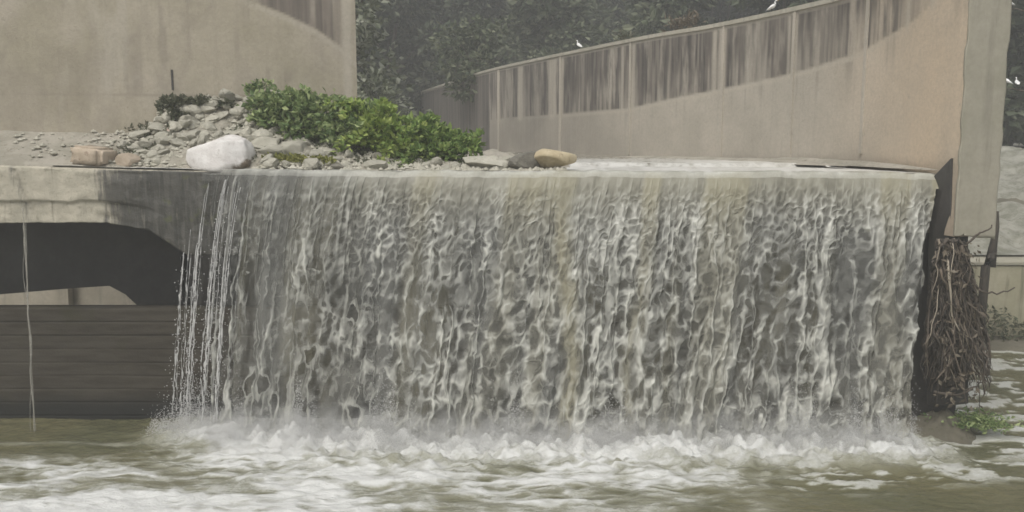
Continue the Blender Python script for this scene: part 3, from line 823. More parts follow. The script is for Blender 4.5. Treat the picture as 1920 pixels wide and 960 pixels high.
# ------------------------------------------------------------------ pool
def build_pool():
    xs = np.unique(np.concatenate([np.linspace(-120, -17, 10), np.linspace(-17, 20, 640), np.linspace(20, 120, 10)]))
    ys = np.unique(np.concatenate([np.linspace(-50, 11, 10), np.linspace(11, 19, 230), np.linspace(19, 26.9, 60)]))
    X, Y = np.meshgrid(xs, ys, indexing='ij')
    inr = ((X > -17) & (X < 20) & (Y > 11)).astype(float)
    yf = lip_y(X)-.02-.85*sst(-6.5, -2, X)-.35           # foot line of the fall
    dist = yf-Y                                           # >0 towards camera
    span = sst(-8.3, -6.2, X)*sst(9.3, 7.7, X)
    belt = np.exp(-(np.maximum(dist-.25, 0)/.75)**2)*np.exp(-(np.minimum(dist, 0)/.7)**2)*span
    # foam drifting towards the camera: dense on the left, thinning to the right
    wX = X+.9*(fbm(X*.5, Y*.6, 6, 3)-.5)+.25*gn(X*1.6, Y*2, 8); wY = Y+.5*(fbm(X*.45, Y*.5, 5, 3)-.5)+.12*X*.3+.15*gn(X*1.3, Y*2.2, 9)
    st1 = fbm(wX*.62, wY*1.9, 101, 5, .55)
    rid = np.exp(-(gn(wX*.75, wY*2.3, 102)/.16)**2); rid2 = np.exp(-(gn(wX*1.7, wY*4.6, 103)/.15)**2); fine = fbm(X*4, Y*8, 107, 4)
    region = sst(8.2, 3.2, X+.75*(17-Y)-1.6*(st1-.5))*sst(-15.5, -9, X+1.2*(16.5-Y)*1.6)
    dens = region*(.27+.42*sst(5, -2.5, X+.6*(17-Y)))
    foam = .17*region+dens*.62*(.25+.95*sst(.36, .66, st1))+.34*region*rid+.32*region*rid2+.5*(fine-.5)*region
    bands = np.exp(-((Y-(15.5+.13*X+.5*(fbm(X*.35, 0*Y, 55)-.5)))/.30)**2)*sst(1, -3, X)+.9*np.exp(-((Y-(13.9+.02*X+.6*(fbm(X*.3, 0*Y, 57)-.5)))/.22)**2)*sst(4.5, 1, X)
    foam = foam+bands*.40*(.3+1.2*st1)
    leftdark = sst(-5.5, -8, X)*sst(15.4, 16.8, Y)
    foam *= 1-.88*leftdark
    foam = foam+.22*np.exp(-((Y-16.9-.3*fbm(X, 0*Y, 4))/.12)**2)*leftdark
    foam *= 1-.55*sst(.52, .66, fbm(wX*.62+3, wY*1.5, 150, 4))*sst(.3, 1.2, dist)
    foam = np.maximum(foam, belt*(.42+.80*fbm(X*2.8, Y*4.0, 110, 5)))
    speck = sst(.45, .66, fbm(X*2.2, Y*5.5, 112, 4))*.62*sst(3, 6, X)*sst(13.9+.2*(X-5), 14.9+.2*(X-5), Y)
    foam = np.maximum(foam, speck)
    rf = .62*sst(.52, .64, fbm(X*.7, Y*2.4, 120, 4))*sst(7.6, 9, X)*sst(15.6, 16.6, Y)
    foam = np.clip(np.maximum(foam, rf*.9), 0, 1)*inr
    rip = .10*(fbm(X*1.3, Y*2.3, 130, 4)-.5)+.05*(fbm(X*4, Y*6, 131, 3)-.5)
    turb = sst(3.5, 0, np.maximum(dist, 0))*span+.35*foam
    h = rip*(.75+.8*turb)+belt*(.02+.62*np.clip(fbm(X*2.2, Y*2.0, 133, 4)-.36, 0, .26)+.45*np.maximum(fbm(X*6.5, Y*6, 134, 4)-.42, 0))+.07*foam*fbm(X*3, Y*4.5, 135, 3)
    Z = POOL+h*inr
    me = mesh_np('pool_water', np.stack([X, Y, Z], -1).reshape(-1, 3), gridf(len(xs), len(ys)), True, dict(foam=foam))
    o = link('pool_water', me, None, M['pool']); o['kind'] = 'structure'
build_pool()

def build_spray():
    n = 150000
    x = RNG.uniform(-7.6, 8.0, n); yb = lip_y(x)-.85*sst(-6.5, -2, x)-.15
    cl = vn(x*1.6, 0*x, 201)*vn(x*5, 0*x, 203)
    keep = RNG.random(n) < .15+1.6*cl
    x = x[keep]; yb = yb[keep]; cl = cl[keep]; n = len(x)
    h = RNG.exponential(.09+.30*cl, n)
    y = yb-np.abs(RNG.normal(0, .28, n))*(1-.5*np.clip(h, 0, 1)); z = POOL+.08+h
    r = RNG.uniform(.004, .011, n)
    dirs = np.array([(1, 0, 0), (-1, 0, 0), (0, 1, 0), (0, -1, 0), (0, 0, 1), (0, 0, -1)], float)
    C = np.stack([x, y, z], -1)
    bd = np.array(BEADS); C = np.vstack([C, bd[:, :3]]); r = np.concatenate([r, bd[:, 3]]); n = len(C)  # falling drops of the loose left strands are added to the spray mesh
    V = (C[:, None]+dirs[None]*r[:, None, None]).reshape(-1, 3)
    f = np.array([(0, 2, 4), (2, 1, 4), (1, 3, 4), (3, 0, 4), (2, 0, 5), (1, 2, 5), (3, 1, 5), (0, 3, 5)])
    Fs = (f[None]+6*np.arange(n)[:, None, None]).reshape(-1, 3)
    o = link('splash_spray', mesh_np('splash_spray', V, Fs), None, M['droplet'])
    tag(o, 'white spray thrown up along the foot of the waterfall, with loose drops off its left strands', 'spray', kind='stuff')
build_spray()

def build_mist():
    mb = MB(); mb.box(-8.2, 8.6, 15.9, 17.75, POOL+.05, POOL+1.3)
    m = bpy.data.materials.new('spray_mist'); m.use_nodes = True; t = m.node_tree; t.nodes.clear()
    out = t.nodes.new('ShaderNodeOutputMaterial'); v = t.nodes.new('ShaderNodeVolumePrincipled')
    v.inputs['Color'].default_value = (.95, .95, .94, 1); v.inputs['Anisotropy'].default_value = .2
    g = t.nodes.new('ShaderNodeNewGeometry'); s = t.nodes.new('ShaderNodeSeparateXYZ'); t.links.new(g.outputs['Position'], s.inputs[0])
    mr = t.nodes.new('ShaderNodeMapRange'); mr.interpolation_type = 'SMOOTHERSTEP'
    for k, val in (('From Min', POOL+.1), ('From Max', POOL+.95), ('To Min', 1), ('To Max', 0)): mr.inputs[k].default_value = val
    t.links.new(s.outputs[2], mr.inputs['Value'])
    mx = t.nodes.new('ShaderNodeMapRange'); mx.interpolation_type = 'SMOOTHERSTEP'
    for k, val in (('From Min', 16.0), ('From Max', 17.0), ('To Min', 0), ('To Max', 1)): mx.inputs[k].default_value = val
    t.links.new(s.outputs[1], mx.inputs['Value'])
    nz = t.nodes.new('ShaderNodeTexNoise'); nz.inputs['Scale'].default_value = 2.6; nz.inputs['Detail'].default_value = 3
    t.links.new(g.outputs['Position'], nz.inputs['Vector'])
    rm = t.nodes.new('ShaderNodeMapRange'); rm.interpolation_type = 'SMOOTHSTEP'
    for k, val in (('From Min', .42), ('From Max', .64), ('To Min', .05), ('To Max', 1)): rm.inputs[k].default_value = val
    t.links.new(nz.outputs['Fac'], rm.inputs['Value'])
    a = t.nodes.new('ShaderNodeMath'); a.operation = 'MULTIPLY'; t.links.new(mr.outputs[0], a.inputs[0]); t.links.new(rm.outputs[0], a.inputs[1])
    a2 = t.nodes.new('ShaderNodeMath'); a2.operation = 'MULTIPLY'; t.links.new(a.outputs[0], a2.inputs[0]); t.links.new(mx.outputs[0], a2.inputs[1])
    xm = t.nodes.new('ShaderNodeMapRange'); xm.interpolation_type = 'SMOOTHERSTEP'
    xa = t.nodes.new('ShaderNodeMath'); xa.operation = 'ABSOLUTE'; xs_ = t.nodes.new('ShaderNodeMath'); xs_.operation = 'SUBTRACT'; xs_.inputs[1].default_value = .4
    t.links.new(s.outputs[0], xs_.inputs[0]); t.links.new(xs_.outputs[0], xa.inputs[0]); t.links.new(xa.outputs[0], xm.inputs['Value'])
    for k, val in (('From Min', 5.8), ('From Max', 7.8), ('To Min', 1), ('To Max', 0)): xm.inputs[k].default_value = val
    a3 = t.nodes.new('ShaderNodeMath'); a3.operation = 'MULTIPLY'; t.links.new(a2.outputs[0], a3.inputs[0]); t.links.new(xm.outputs[0], a3.inputs[1]); a2 = a3
    b = t.nodes.new('ShaderNodeMath'); b.operation = 'MULTIPLY'; t.links.new(a2.outputs[0], b.inputs[0]); b.inputs[1].default_value = 2.6
    t.links.new(b.outputs[0], v.inputs['Density']); t.links.new(v.outputs[0], out.inputs['Volume'])
    o = mb.build('spray_mist', m)
    tag(o, 'low white mist hanging over the foot of the waterfall', 'mist', kind='stuff')
build_mist()

# ------------------------------------------------------------------ rocks
def rock_mesh(name, seed, size, cuts=7, smooth=False, sub=3, rough=.12):
    bm = bmesh.new(); bmesh.ops.create_icosphere(bm, subdivisions=sub, radius=1)
    r = random.Random(seed)
    planes = []
    for _ in range(cuts):
        v = np.array([r.gauss(0, 1), r.gauss(0, 1), r.gauss(0, .8)]); v /= np.linalg.norm(v); planes.append((v, r.uniform(.55, .85)))
    for v in bm.verts:
        p = np.array(v.co)
        for n, d in planes:
            e = p.dot(n)-d
            if e > 0: p = p-n*e*.93
        q = p*2.3+seed
        p = p*(1+rough*(float(fbm(np.array(q[0]+q[2]*.7), np.array(q[1]-q[2]*.6), seed, 3))-.5)*2)
        v.co = (p[0]*size[0], p[1]*size[1], p[2]*size[2])
    me = bpy.data.meshes.new(name); bm.to_mesh(me); bm.free()
    me.polygons.foreach_set('use_smooth', np.full(len(me.polygons), smooth, bool))
    return me

def put_rock(name, me, mat, px, py_base, Y, label, rz=0, tilt=0, up=.4, group=None):
    o = link(name, me, None, mat if not me.materials else None)
    p = W(px, py_base, Y); hz = max(v.co.z for v in me.vertices)
    o.location = (p[0], p[1], p[2]+hz*up); o.rotation_euler = (tilt, tilt*.6, rz)
    return tag(o, label, 'rock', group)

def block_mesh(name, seed, sx, sy, sz, sub=5):
    bm = bmesh.new(); bmesh.ops.create_cube(bm, size=2)
    bmesh.ops.bevel(bm, geom=list(bm.edges), offset=.28, segments=3, affect='EDGES')
    bmesh.ops.subdivide_edges(bm, edges=list(bm.edges), cuts=2, use_grid_fill=True)
    for v in bm.verts:
        p = np.array(v.co); a = fbm(np.array(p[0]*1.2+p[2]), np.array(p[1]*1.2+seed), seed, 4)
        p = p*(1+.3*(float(a)-.5))
        p[2] *= 1-.12*p[0]
        v.co = (p[0]*sx, p[1]*sy, p[2]*sz)
    me = bpy.data.meshes.new(name); bm.to_mesh(me); bm.free()
    me.polygons.foreach_set('use_smooth', np.full(len(me.polygons), True, bool))
    return me

# white boulder: wedge rising to the right
def white_boulder():
    bm = bmesh.new(); bmesh.ops.create_icosphere(bm, subdivisions=4, radius=1)
    for v in bm.verts:
        p = np.array(v.co)
        for n, d in (((.92, -.1, .15), .80), ((-.45, -.15, .88), .62), ((.1, -.2, .97), .72), ((-.2, -.95, .2), .72), ((-.93, 0, .1), .93), ((.5, -.8, .2), .78), ((0, 0, -1), .6)):
            n = np.array(n)/np.linalg.norm(n); e = p.dot(n)-d
            if e > 0: p -= n*e*.9
        q = p*2
        p *= 1+.20*(float(fbm(np.array(q[0]+q[2]), np.array(q[1]-q[2]), 5, 4))-.5)
        v.co = (p[0]*.72, p[1]*.55, p[2]*.52)
    me = bpy.data.meshes.new('white_boulder'); bm.to_mesh(me); bm.free()
    me.polygons.foreach_set('use_smooth', np.full(len(me.polygons), True, bool))
    o = link('boulder', me, None, M['rock_white']); p = W(418, 316, 18.62)
    o.location = (p[0], p[1], p[2]+.27)
    tag(o, 'large white boulder with muddy underside sitting at the lip of the weir', 'boulder')
white_boulder()
me = block_mesh('broken_block', 4, .40, .32, .21); o = link('broken_block', me, None, M['rock_brown']); p = W(178, 309, 18.55)
o.location = (p[0], p[1], p[2]+.17); o.rotation_euler = (0, .05, -.25)
tag(o, 'brown squarish broken concrete block on the slab edge, left of the white boulder', 'block')
put_rock('boulder', rock_mesh('tan', 8, (.48, .35, .25), 5, True, 4, .06), M['rock_tan'], 1040, 307, 18.85, 'rounded tan boulder at the water edge beside a dark rock', .2, 0, .55)
put_rock('boulder', rock_mesh('dark', 9, (.50, .35, .22), 8, False, 3, .14), M['rock_dark'], 985, 311, 18.8, 'dark angular rock leaning against the tan boulder', .4, .1, .5)
put_rock('flat_rock', rock_mesh('flat', 12, (.62, .4, .14), 7, False, 3, .2), M['rock'], 905, 311, 18.85, 'flat grey rock lying left of the dark angular rock', .1, 0, .5)
put_rock('rock', rock_mesh('pinkr', 13, (.42, .3, .22), 8), M['rock_pink'], 330, 262, 19.75, 'pinkish angular stone on the left flank of the rubble heap', .5, .1, .2)
put_rock('rock', rock_mesh('tanr', 16, (.26, .24, .17), 6), M['rock_brown'], 240, 309, 18.55, 'small tan stone just right of the brown broken block', .5, .1, .45)
put_rock('rock', rock_mesh('darkr', 19, (.19, .17, .09), 6), M['rock_dark'], 635, 317, 18.55, 'small dark brown stone at the lip beside the yellow weeds', .5, 0, .4)
put_rock('rock', rock_mesh('bigr1', 23, (.40, .36, .27), 7, True, 4), M['rock'], 500, 288, 19.2, 'rounded grey stone directly behind the white boulder', .5, .0, .35)
put_rock('rock', rock_mesh('bigr2', 25, (.48, .36, .26), 7, True, 4), M['rock'], 555, 293, 19.2, 'broad pale grey stone in front of the dark green shrub', 1.2, .0, .35)

kinds = [rock_mesh('rubble_stone', 40+k, (1, random.uniform(.65, .95), random.uniform(.42, .75)), random.randint(6, 10), False, 2 if k < 5 else 3, .16) for k in range(10)]
for m in kinds: m.materials.append(M['rock'])
cnt = 0; tries = 0
while cnt < 285 and tries < 8000:
    tries += 1
    px = random.uniform(225, 960) if random.random() < .62 else random.uniform(285, 520); Y = random.uniform(18.5, 20.7)
    x = (px-960)/F*Y*.99
    if Y < float(lip_y(x))+.34 or (px > 720 and Y > 19.6): continue
    if 340 < px < 500 and Y < 18.95: continue
    if Y > np.interp(px, [225, 300, 500, 670], [19.6, 20.1, 20.6, 20.9]): continue
    s = random.uniform(.07, .19)*(1.5 if random.random() < .25 else 1)
    o = bpy.data.objects.new('rubble_stone', random.choice(kinds)); COL.objects.link(o)
    z = float(bank_h(x, Y)); o.location = (x, Y, z+s*.22); o.scale = (s*random.uniform(.9, 1.5), s, s)
    o.rotation_euler = (random.uniform(-.5, .5), random.uniform(-.5, .5), random.uniform(0, 6.28))
    tag(o, 'grey rubble stone among many on the gravel heap behind the weir lip', 'stone', 'rubble stones on the gravel heap'); cnt += 1

def pebbles():
    n = 9000; px = RNG.uniform(20, 1060, n); Y = RNG.uniform(18.35, 20.9, n); x = (px-960)/F*Y*.99
    ok = (Y > lip_y(x)+.28) & (Y < np.interp(px, [0, 300, 500, 670, 1060], [19.7, 20.2, 20.6, 21, 19.2])) & (RNG.random(n) < np.interp(px, [20, 220, 280], [.06, .2, 1]))
    x = x[ok]; Y = Y[ok]; n = len(x)
    z = bank_h(x, Y); s = .018+.075*RNG.random(n)**2
    dirs = np.array([(1, 0, 0), (-1, 0, 0), (0, 1, 0), (0, -1, 0), (0, 0, .7), (0, 0, -.7)], float)
    jit = 1+.5*(RNG.random((n, 6, 1))-.5)
    ang = RNG.uniform(0, 6.28, n); c, s_ = np.cos(ang), np.sin(ang)
    R = np.zeros((n, 3, 3)); R[:, 0, 0] = c; R[:, 0, 1] = -s_; R[:, 1, 0] = s_; R[:, 1, 1] = c; R[:, 2, 2] = 1
    D = np.einsum('nij,nkj->nki', R, dirs[None]*jit)
    V = (np.stack([x, Y, z+s*.3], -1)[:, None]+D*s[:, None, None]).reshape(-1, 3)
    f = np.array([(0, 2, 4), (2, 1, 4), (1, 3, 4), (3, 0, 4), (2, 0, 5), (1, 2, 5), (3, 1, 5), (0, 3, 5)])
    o = link('pebbles', mesh_np('pebbles', V, (f[None]+6*np.arange(n)[:, None, None]).reshape(-1, 3), False), None, M['rock'])
    tag(o, 'loose grey pebbles scattered over the gravel heap', 'pebbles', kind='stuff')
pebbles()

# ------------------------------------------------------------------ foliage
def leaf_mesh(name, C, size, rng, aspect=.5, droop=.3, outdir=None):
    n = len(C)
    d = rng.normal(0, 1, (n, 3)); d[:, 2] = d[:, 2]*.6-droop
    if outdir is not None: d = d+outdir*1.2
    d /= np.linalg.norm(d, axis=1)[:, None]
    e = rng.normal(0, 1, (n, 3)); w = np.cross(d, e); w /= np.linalg.norm(w, axis=1)[:, None]+1e-9
    nn = np.cross(d, w); s = np.broadcast_to(size, (n,))*rng.uniform(.5, 1.45, n)
    s = s[:, None]
    V = np.stack([C, C+d*s*.5+w*s*aspect*.5+nn*s*.10, C+d*s-nn*s*.05, C+d*s*.5-w*s*aspect*.5+nn*s*.10], 1).reshape(-1, 3)
    Fq = 4*np.arange(n)[:, None]+np.arange(4)[None]
    return mesh_np(name, V, Fq, False)

def blob_points(blobs, n, rng, shell=.55):
    B = np.array(blobs, float); vol = (B[:, 3]*B[:, 4]*B[:, 5])**.8; pick = rng.choice(len(B), n, p=vol/vol.sum())
    v = rng.normal(0, 1, (n, 3)); v /= np.linalg.norm(v, axis=1)[:, None]
    r = shell+(1-shell)*rng.random(n)**.7
    lump = .78+.44*vn(v[:, 0]*2.2+pick*3.1, v[:, 1]*2.2+v[:, 2]*2.6, 7)
    r = np.where(rng.random(n) < .14, r*rng.uniform(1.05, 1.5, n), r)
    P = B[pick, :3]+v*B[pick, 3:6]*(r*lump)[:, None]
    return P, v

def make_tree(name, label, seed, h, cr, nleaf, size, mat, group, ntrunk=9):
    rng = np.random.default_rng(seed); r = random.Random(seed)
    root = empty(name); tag(root, label, 'tree', group)
    mb = MB(); th = h*.45
    z = np.linspace(-.5, th, 10); bend = r.uniform(-.5, .5)
    mb.tube(np.stack([bend*(z/th)**2, .3*np.sin(z), z], -1), np.linspace(.32, .16, 10)*h/12, 8)
    blobs = []
    for k in range(ntrunk):
        a = 2*pi*k/ntrunk+r.uniform(-.3, .3); rr = cr*r.uniform(.35, .8); zz = h*r.uniform(.34, .9); rr *= 1-.55*max(0, zz/h-.6)/.4
        e = np.array([rr*cos(a), rr*sin(a), zz]); s0 = np.array([bend*.6, 0, th*r.uniform(.45, .95)])
        t = np.linspace(0, 1, 6)[:, None]; mb.tube(s0+(e-s0)*t+np.array([0, 0, .5])*np.sin(t*pi), np.linspace(.11, .03, 6)*h/12, 5)
        q = cr*r.uniform(.33, .55); blobs.append((*e, q, q, q*r.uniform(.6, .85)))
        for _ in range(2):
            o = np.array([r.gauss(0, 1), r.gauss(0, 1), r.gauss(0, .7)])*q*.8; q2 = q*r.uniform(.4, .6); blobs.append((*(e+o), q2, q2, q2*.8))
    blobs.append((0, 0, h*.86, cr*.45, cr*.45, h*.13))
    blobs += [(cr*.5*cos(a), cr*.5*sin(a), h*.2, cr*.45, cr*.45, h*.14) for a in (0.3, 2.4, 4.5)]
    mb.build('trunk', M['bark'], root, True)
    P, v = blob_points(blobs, nleaf, rng)
    link('crown', leaf_mesh('crown', P, size, rng, .6, .25, v), root, mat)
    return root

def copy_tree(o, loc, rz, sc, label, group):
    c = o.copy(); COL.objects.link(c); c.location = loc; c.rotation_euler = (0, 0, rz); c.scale = (sc,)*3
    c['label'] = label; c['group'] = group
    for ch in o.children:
        d = ch.copy(); COL.objects.link(d); d.parent = c
    return c
G = 'trees behind the walls'
LBL = {0: 'dense dark green tree in the hazy row behind the curved wall', 1: 'mid green bushy tree in the hazy row behind the curved wall'}
protoD = make_tree('broadleaf_tree', LBL[0], 5, 14, 4.6, 9000, .62, M['leaf_dark'], G)
protoM = make_tree('broadleaf_tree', LBL[1], 6, 13, 4.4, 9000, .58, M['leaf_mid'], G)
spots = []
r = random.Random(3)
for k in range(15): spots.append((-26+k*5.4+r.uniform(-1, 1), 74+r.uniform(-3, 3), 0 if r.random() < .6 else 1, r.uniform(1.0, 1.25)))
for k in range(13): spots.append((-22+k*5.6+r.uniform(-1, 1), 84+r.uniform(-3, 3), 0, r.uniform(1.2, 1.5)))
for x, y, k, s in ((3, 60, 1, .85), (10, 57, 1, .9), (15.5, 50, 0, .85), (21, 54, 1, 1), (24, 46, 0, .9), (27.5, 55, 0, 1.0), (33, 48, 0, .95), (31, 62, 0, 1.1), (-9.5, 66, 0, .9), (-4.5, 69, 0, 1.0), (38, 60, 0, 1.1), (-13, 58, 0, .9)):
    spots.append((x, y, k, s))
first = {0: True, 1: True}
for x, y, k, s in spots:
    p = (protoD, protoM)[k]
    if first[k]:
        p.location = (x, y, -.1); p.scale = (s,)*3; first[k] = False; continue
    copy_tree(p, (x, y, -.1), r.uniform(0, 6.28), s, LBL[k], G)
pt = make_tree('pale_tree', 'pale leaved tree with drooping leaf clumps beside the end of the left wall', 34, 9.5, 3.0, 6500, .27, M['leaf_pale'], None, 10)
p = W(655, 200, 33); pt.location = (p[0]-.5, 33, -.2)
hb = make_tree('hanging_shrub', 'grey-green bush drooping over the far end of the curved wall', 37, 4.6, 2.0, 2600, .3, M['leaf_mid'], None, 6)
p = W(880, 150, 50); hb.location = (p[0]+.3, 49.5, 2.6); hb['category'] = 'bush'

def shrub(name, label, blobs_px, nleaf, size, mat, seed, cat='shrub', aspect=.6, stems=7):
    rng = np.random.default_rng(seed); rr = random.Random(seed)
    bl = []
    for px, py, Y, rx, rz in blobs_px:
        p = W(px, py, Y); bl.append((*p, rx, rx*.8, rz))
    c = np.mean([b[:3] for b in bl], 0); bx = float(c[0]); by = float(c[1]); bz = float(bank_h(c[0], c[1]))
    root = empty(name, (bx, by, bz)); tag(root, label, cat)
    off = np.array([bx, by, bz])
    P, v = blob_points(bl, nleaf, rng, .35)
    mb = MB()
    if nleaf > 2000:                                  # loose shoots break up the outline
        for _ in range(34):
            b = bl[rr.randrange(len(bl))]; d = np.array([rr.gauss(0, 1), rr.gauss(-.2, .5), rr.uniform(-.25, 1.0)]); d /= np.linalg.norm(d)
            s0 = np.array(b[:3])+d*np.array(b[3:])*.7; L = rr.uniform(.25, .6); t = np.linspace(0, 1, 7)[:, None]
            pts = s0+d*L*t+np.array([0, 0, -.22*L/.4])*t**2; mb.tube(pts-off, np.linspace(.010, .003, 7), 4)
            q = pts[rng.integers(1, 7, 26)]+rng.normal(0, .035, (26, 3)); P = np.vstack([P, q]); v = np.vstack([v, np.tile(d, (26, 1))])
    P = P-off
    link('foliage', leaf_mesh('foliage', P, size, rng, aspect, .1, v*.7+np.array([0, 0, .35])), root, mat)
    for b in bl[:stems]:
        e = np.array(b[:3])-off; t = np.linspace(0, 1, 6)[:, None]
        s0 = np.array([e[0]*.6, e[1]*.4+.05, float(bank_h(bx+e[0]*.6, by+e[1]*.4))-bz-.1])
        mb.tube(s0+(e-s0)*t, np.linspace(.025, .008, 6), 5)
    mb.build('stem', M['bark'], root, True)
    return root
shrub('leafy_shrub', 'dark green leafy shrub on top of the rubble heap against the left wall',
      [(500, 200, 20.1, .45, .32), (545, 205, 20.0, .6, .42), (610, 215, 19.9, .6, .45), (575, 240, 19.7, .6, .3), (660, 230, 19.9, .5, .36), (520, 235, 19.8, .4, .25), (640, 250, 19.6, .5, .24), (690, 225, 20.1, .35, .3)], 3600, .15, M['shrub_dark'], 51)
shrub('leafy_shrub', 'bright green sprawling shrub in the middle, lower than the dark one',
      [(655, 205, 19.85, .4, .18), (705, 235, 19.6, .38, .25), (735, 255, 19.5, .36, .27), (765, 265, 19.5, .34, .25), (690, 255, 19.5, .4, .22), (740, 278, 19.35, .3, .14), (700, 215, 19.9, .3, .15)], 2100, .15, M['shrub_bright'], 52)
shrub('leafy_shrub', 'light green shrub at the right end nearest the curved wall',
      [(805, 240, 19.8, .32, .26), (800, 262, 19.6, .40, .32), (845, 265, 19.7, .36, .26), (880, 275, 19.8, .26, .18), (830, 285, 19.5, .4, .16), (775, 275, 19.5, .26, .22), (800, 285, 19.4, .3, .12)], 2200, .15, M['shrub'], 53)
shrub('grey_weed', 'grey-green weed clump at the top left corner of the rubble heap',
      [(312, 198, 20.0, .18, .17), (340, 192, 20.0, .2, .12), (330, 215, 19.9, .2, .12), (380, 190, 20.1, .22, .09), (420, 195, 20.1, .2, .08)], 1300, .10, M['dryweed'], 54, 'weed')
shrub('sprig', 'thin sprig rising above the dark green shrub against the wall',
      [(482, 160, 20.3, .12, .10), (468, 165, 20.3, .1, .05), (500, 158, 20.3, .12, .08)], 140, .10, M['shrub_dark'], 55, 'weed')
shrub('yellow_weed', 'low yellow-green weed patch right of the white boulder',
      [(505, 299, 18.75, .16, .09), (530, 300, 18.75, .2, .09), (560, 300, 18.72, .2, .09), (595, 302, 18.7, .2, .08), (615, 303, 18.7, .14, .07)], 1500, .075, M['weed'], 56, 'weed')
def ground_weeds():
    rng = np.random.default_rng(91); n = 2600; k = rng.integers(0, 70, n)
    cpx = rng.uniform(230, 930, 70); cY = rng.uniform(18.75, 20.2, 70); cY = np.where(cpx > 620, np.minimum(cY, 19.4), cY)
    px = cpx[k]+rng.normal(0, 9, n); Y = cY[k]+rng.normal(0, .10, n); x = (px-960)/F*Y*.99
    C = np.stack([x, Y, bank_h(x, Y)+.02+.10*rng.random(n)], -1)
    o = link('ground_weeds', leaf_mesh('ground_weeds', C, .085, rng, .4, -.3), None, M['dryweed']); tag(o, 'small grey-green weeds growing between the stones of the gravel heap', 'weeds', kind='stuff')
ground_weeds()
def tuft(px, label, mat, n=70, h=.5, name='dry_tuft'):
    s = float(px_to_rs(px)); x = float(np.interp(s, RS, RP[:, 0])); y = float(np.interp(s, RS, RP[:, 1]))
    i = int(np.searchsorted(RS, s)); x += RN[i][0]*.3; y += RN[i][1]*.3
    rng = np.random.default_rng(int(px)); C = np.zeros((n, 3)); C[:, 0] = rng.normal(0, .16, n); C[:, 1] = rng.normal(0, .1, n); C[:, 2] = rng.random(n)*h*.8
    me = leaf_mesh(name, C, .22, rng, .35, -.7)
    st = MB()
    root = empty(name, (x, y, ZT+.12)); tag(root, label, 'weed')
    link('leaves', me, root, mat)
    for _ in range(7):
        e = np.array([rng.normal(0, .2), rng.normal(0, .1), h*rng.uniform(.6, 1.1)]); st.tube(np.linspace(0, 1, 5)[:, None]*e, np.linspace(.014, .006, 5), 4)
    st.build('stem', M['tuft'], root)
tuft(1250, 'brown dry tuft on the wall top, left of a similar one', M['tuft'])
tuft(1274, 'brown dry tuft on the wall top, the one farther right', M['tuft'], 60, .55)
tuft(1156, 'grey-green weed on the wall top between the egret and the brown tufts', M['dryweed'], 60, .4)

# ------------------------------------------------------------------ birds
def egret(loc, rz, label, sc=1.0, hunch=0):
    root = empty('egret', loc, rz); root.scale = (sc,)*3; tag(root, label, 'bird')
    P = np.array([(-.20, 0, .20), (-.13, 0, .235), (-.04, 0, .285), (.05, 0, .335), (.10, 0, .375), (.115, 0, .42), (.09, 0, .465), (.10, 0, .505), (.135, 0, .53), (.17, 0, .53), (.195, 0, .522)])
    R = np.array([.012, .045, .078, .075, .05, .03, .023, .022, .030, .024, .008])
    Q = np.stack([np.interp(np.linspace(0, 10, 31), np.arange(11), P[:, k]) for k in range(3)], -1)
    mb = MB(); mb.tube(Q, np.interp(np.linspace(0, 10, 31), np.arange(11), R), 10); mb.build('body', M['egret'], root, True)
    mb = MB(); mb.tube([(.19, 0, .523), (.23, 0, .518), (.275, 0, .508)], [.010, .007, .001], 6); mb.build('beak', M['beak'], root, True)
    for s in (-1, 1):
        mb = MB(); mb.tube([(-.02, s*.03, .23), (-.03, s*.03, .12), (-.01, s*.03, .003), (.05, s*.03, .001)], [.012, .008, .008, .004], 5); mb.build('leg', M['legs'], root, True)
        mb = MB(); Pw = np.array([(.05, s*.06, .33), (-.05, s*.078, .28), (-.17, s*.04, .21), (-.25, s*.01, .17)]); mb.tube(Pw, [.03, .045, .03, .004], 6); mb.build('wing', M['egret'], root, True)
def wall_top(px):
    s = float(px_to_rs(px)); i = int(np.searchsorted(RS, s))
    return (float(RP[i, 0]+RN[i, 0]*.3), float(RP[i, 1]+RN[i, 1]*.3), ZT+.12)
egret(wall_top(1072), 2.2, 'white egret perched alone on the lower, far stretch of the curved wall top', .8)
egret(wall_top(1424), -.6, 'white egret perched on the higher stretch of the wall top, facing right', .7)
# perch branches right of the wall end
pb = MB(); bsp = [W(1884, 168, 30), W(1897, 166, 30.2), W(1925, 172, 30.4), W(1960, 185, 31)]
tr = empty('bare_tree'); tag(tr, 'thin bare tree with perching branches at the far right edge', 'tree')
tx = W(1965, 200, 31)[0]; z = np.linspace(-2, 5.4, 9); tb = MB(); tb.tube(np.stack([tx+.1*np.sin(z), 31+0*z, z], -1), np.linspace(.12, .04, 9), 7); tb.build('trunk', M['bark'], tr, True)
pb.tube(np.array(bsp)[::-1], [.05, .035, .02, .012], 5); pb.build('branch', M['bark'], tr, True)
pb = MB(); bsp2 = [W(1880, 20, 30), W(1905, 16, 30.2), W(1935, 25, 30.5), W(1963, 40, 31)]; pb.tube(np.array(bsp2)[::-1], [.05, .035, .02, .012], 5); pb.build('branch', M['bark'], tr, True)
egret(tuple(W(1886, 166, 30)), 2.6, 'white egret on the branch right beside the wall end face', .85)
egret(tuple(W(1906, 166, 30.2)), 1.4, 'white egret on the same branch, at the photo edge', .7)
egret(tuple(W(1892, 17, 30.1)), 2.9, 'white egret on the high branch in the top right corner', .7)

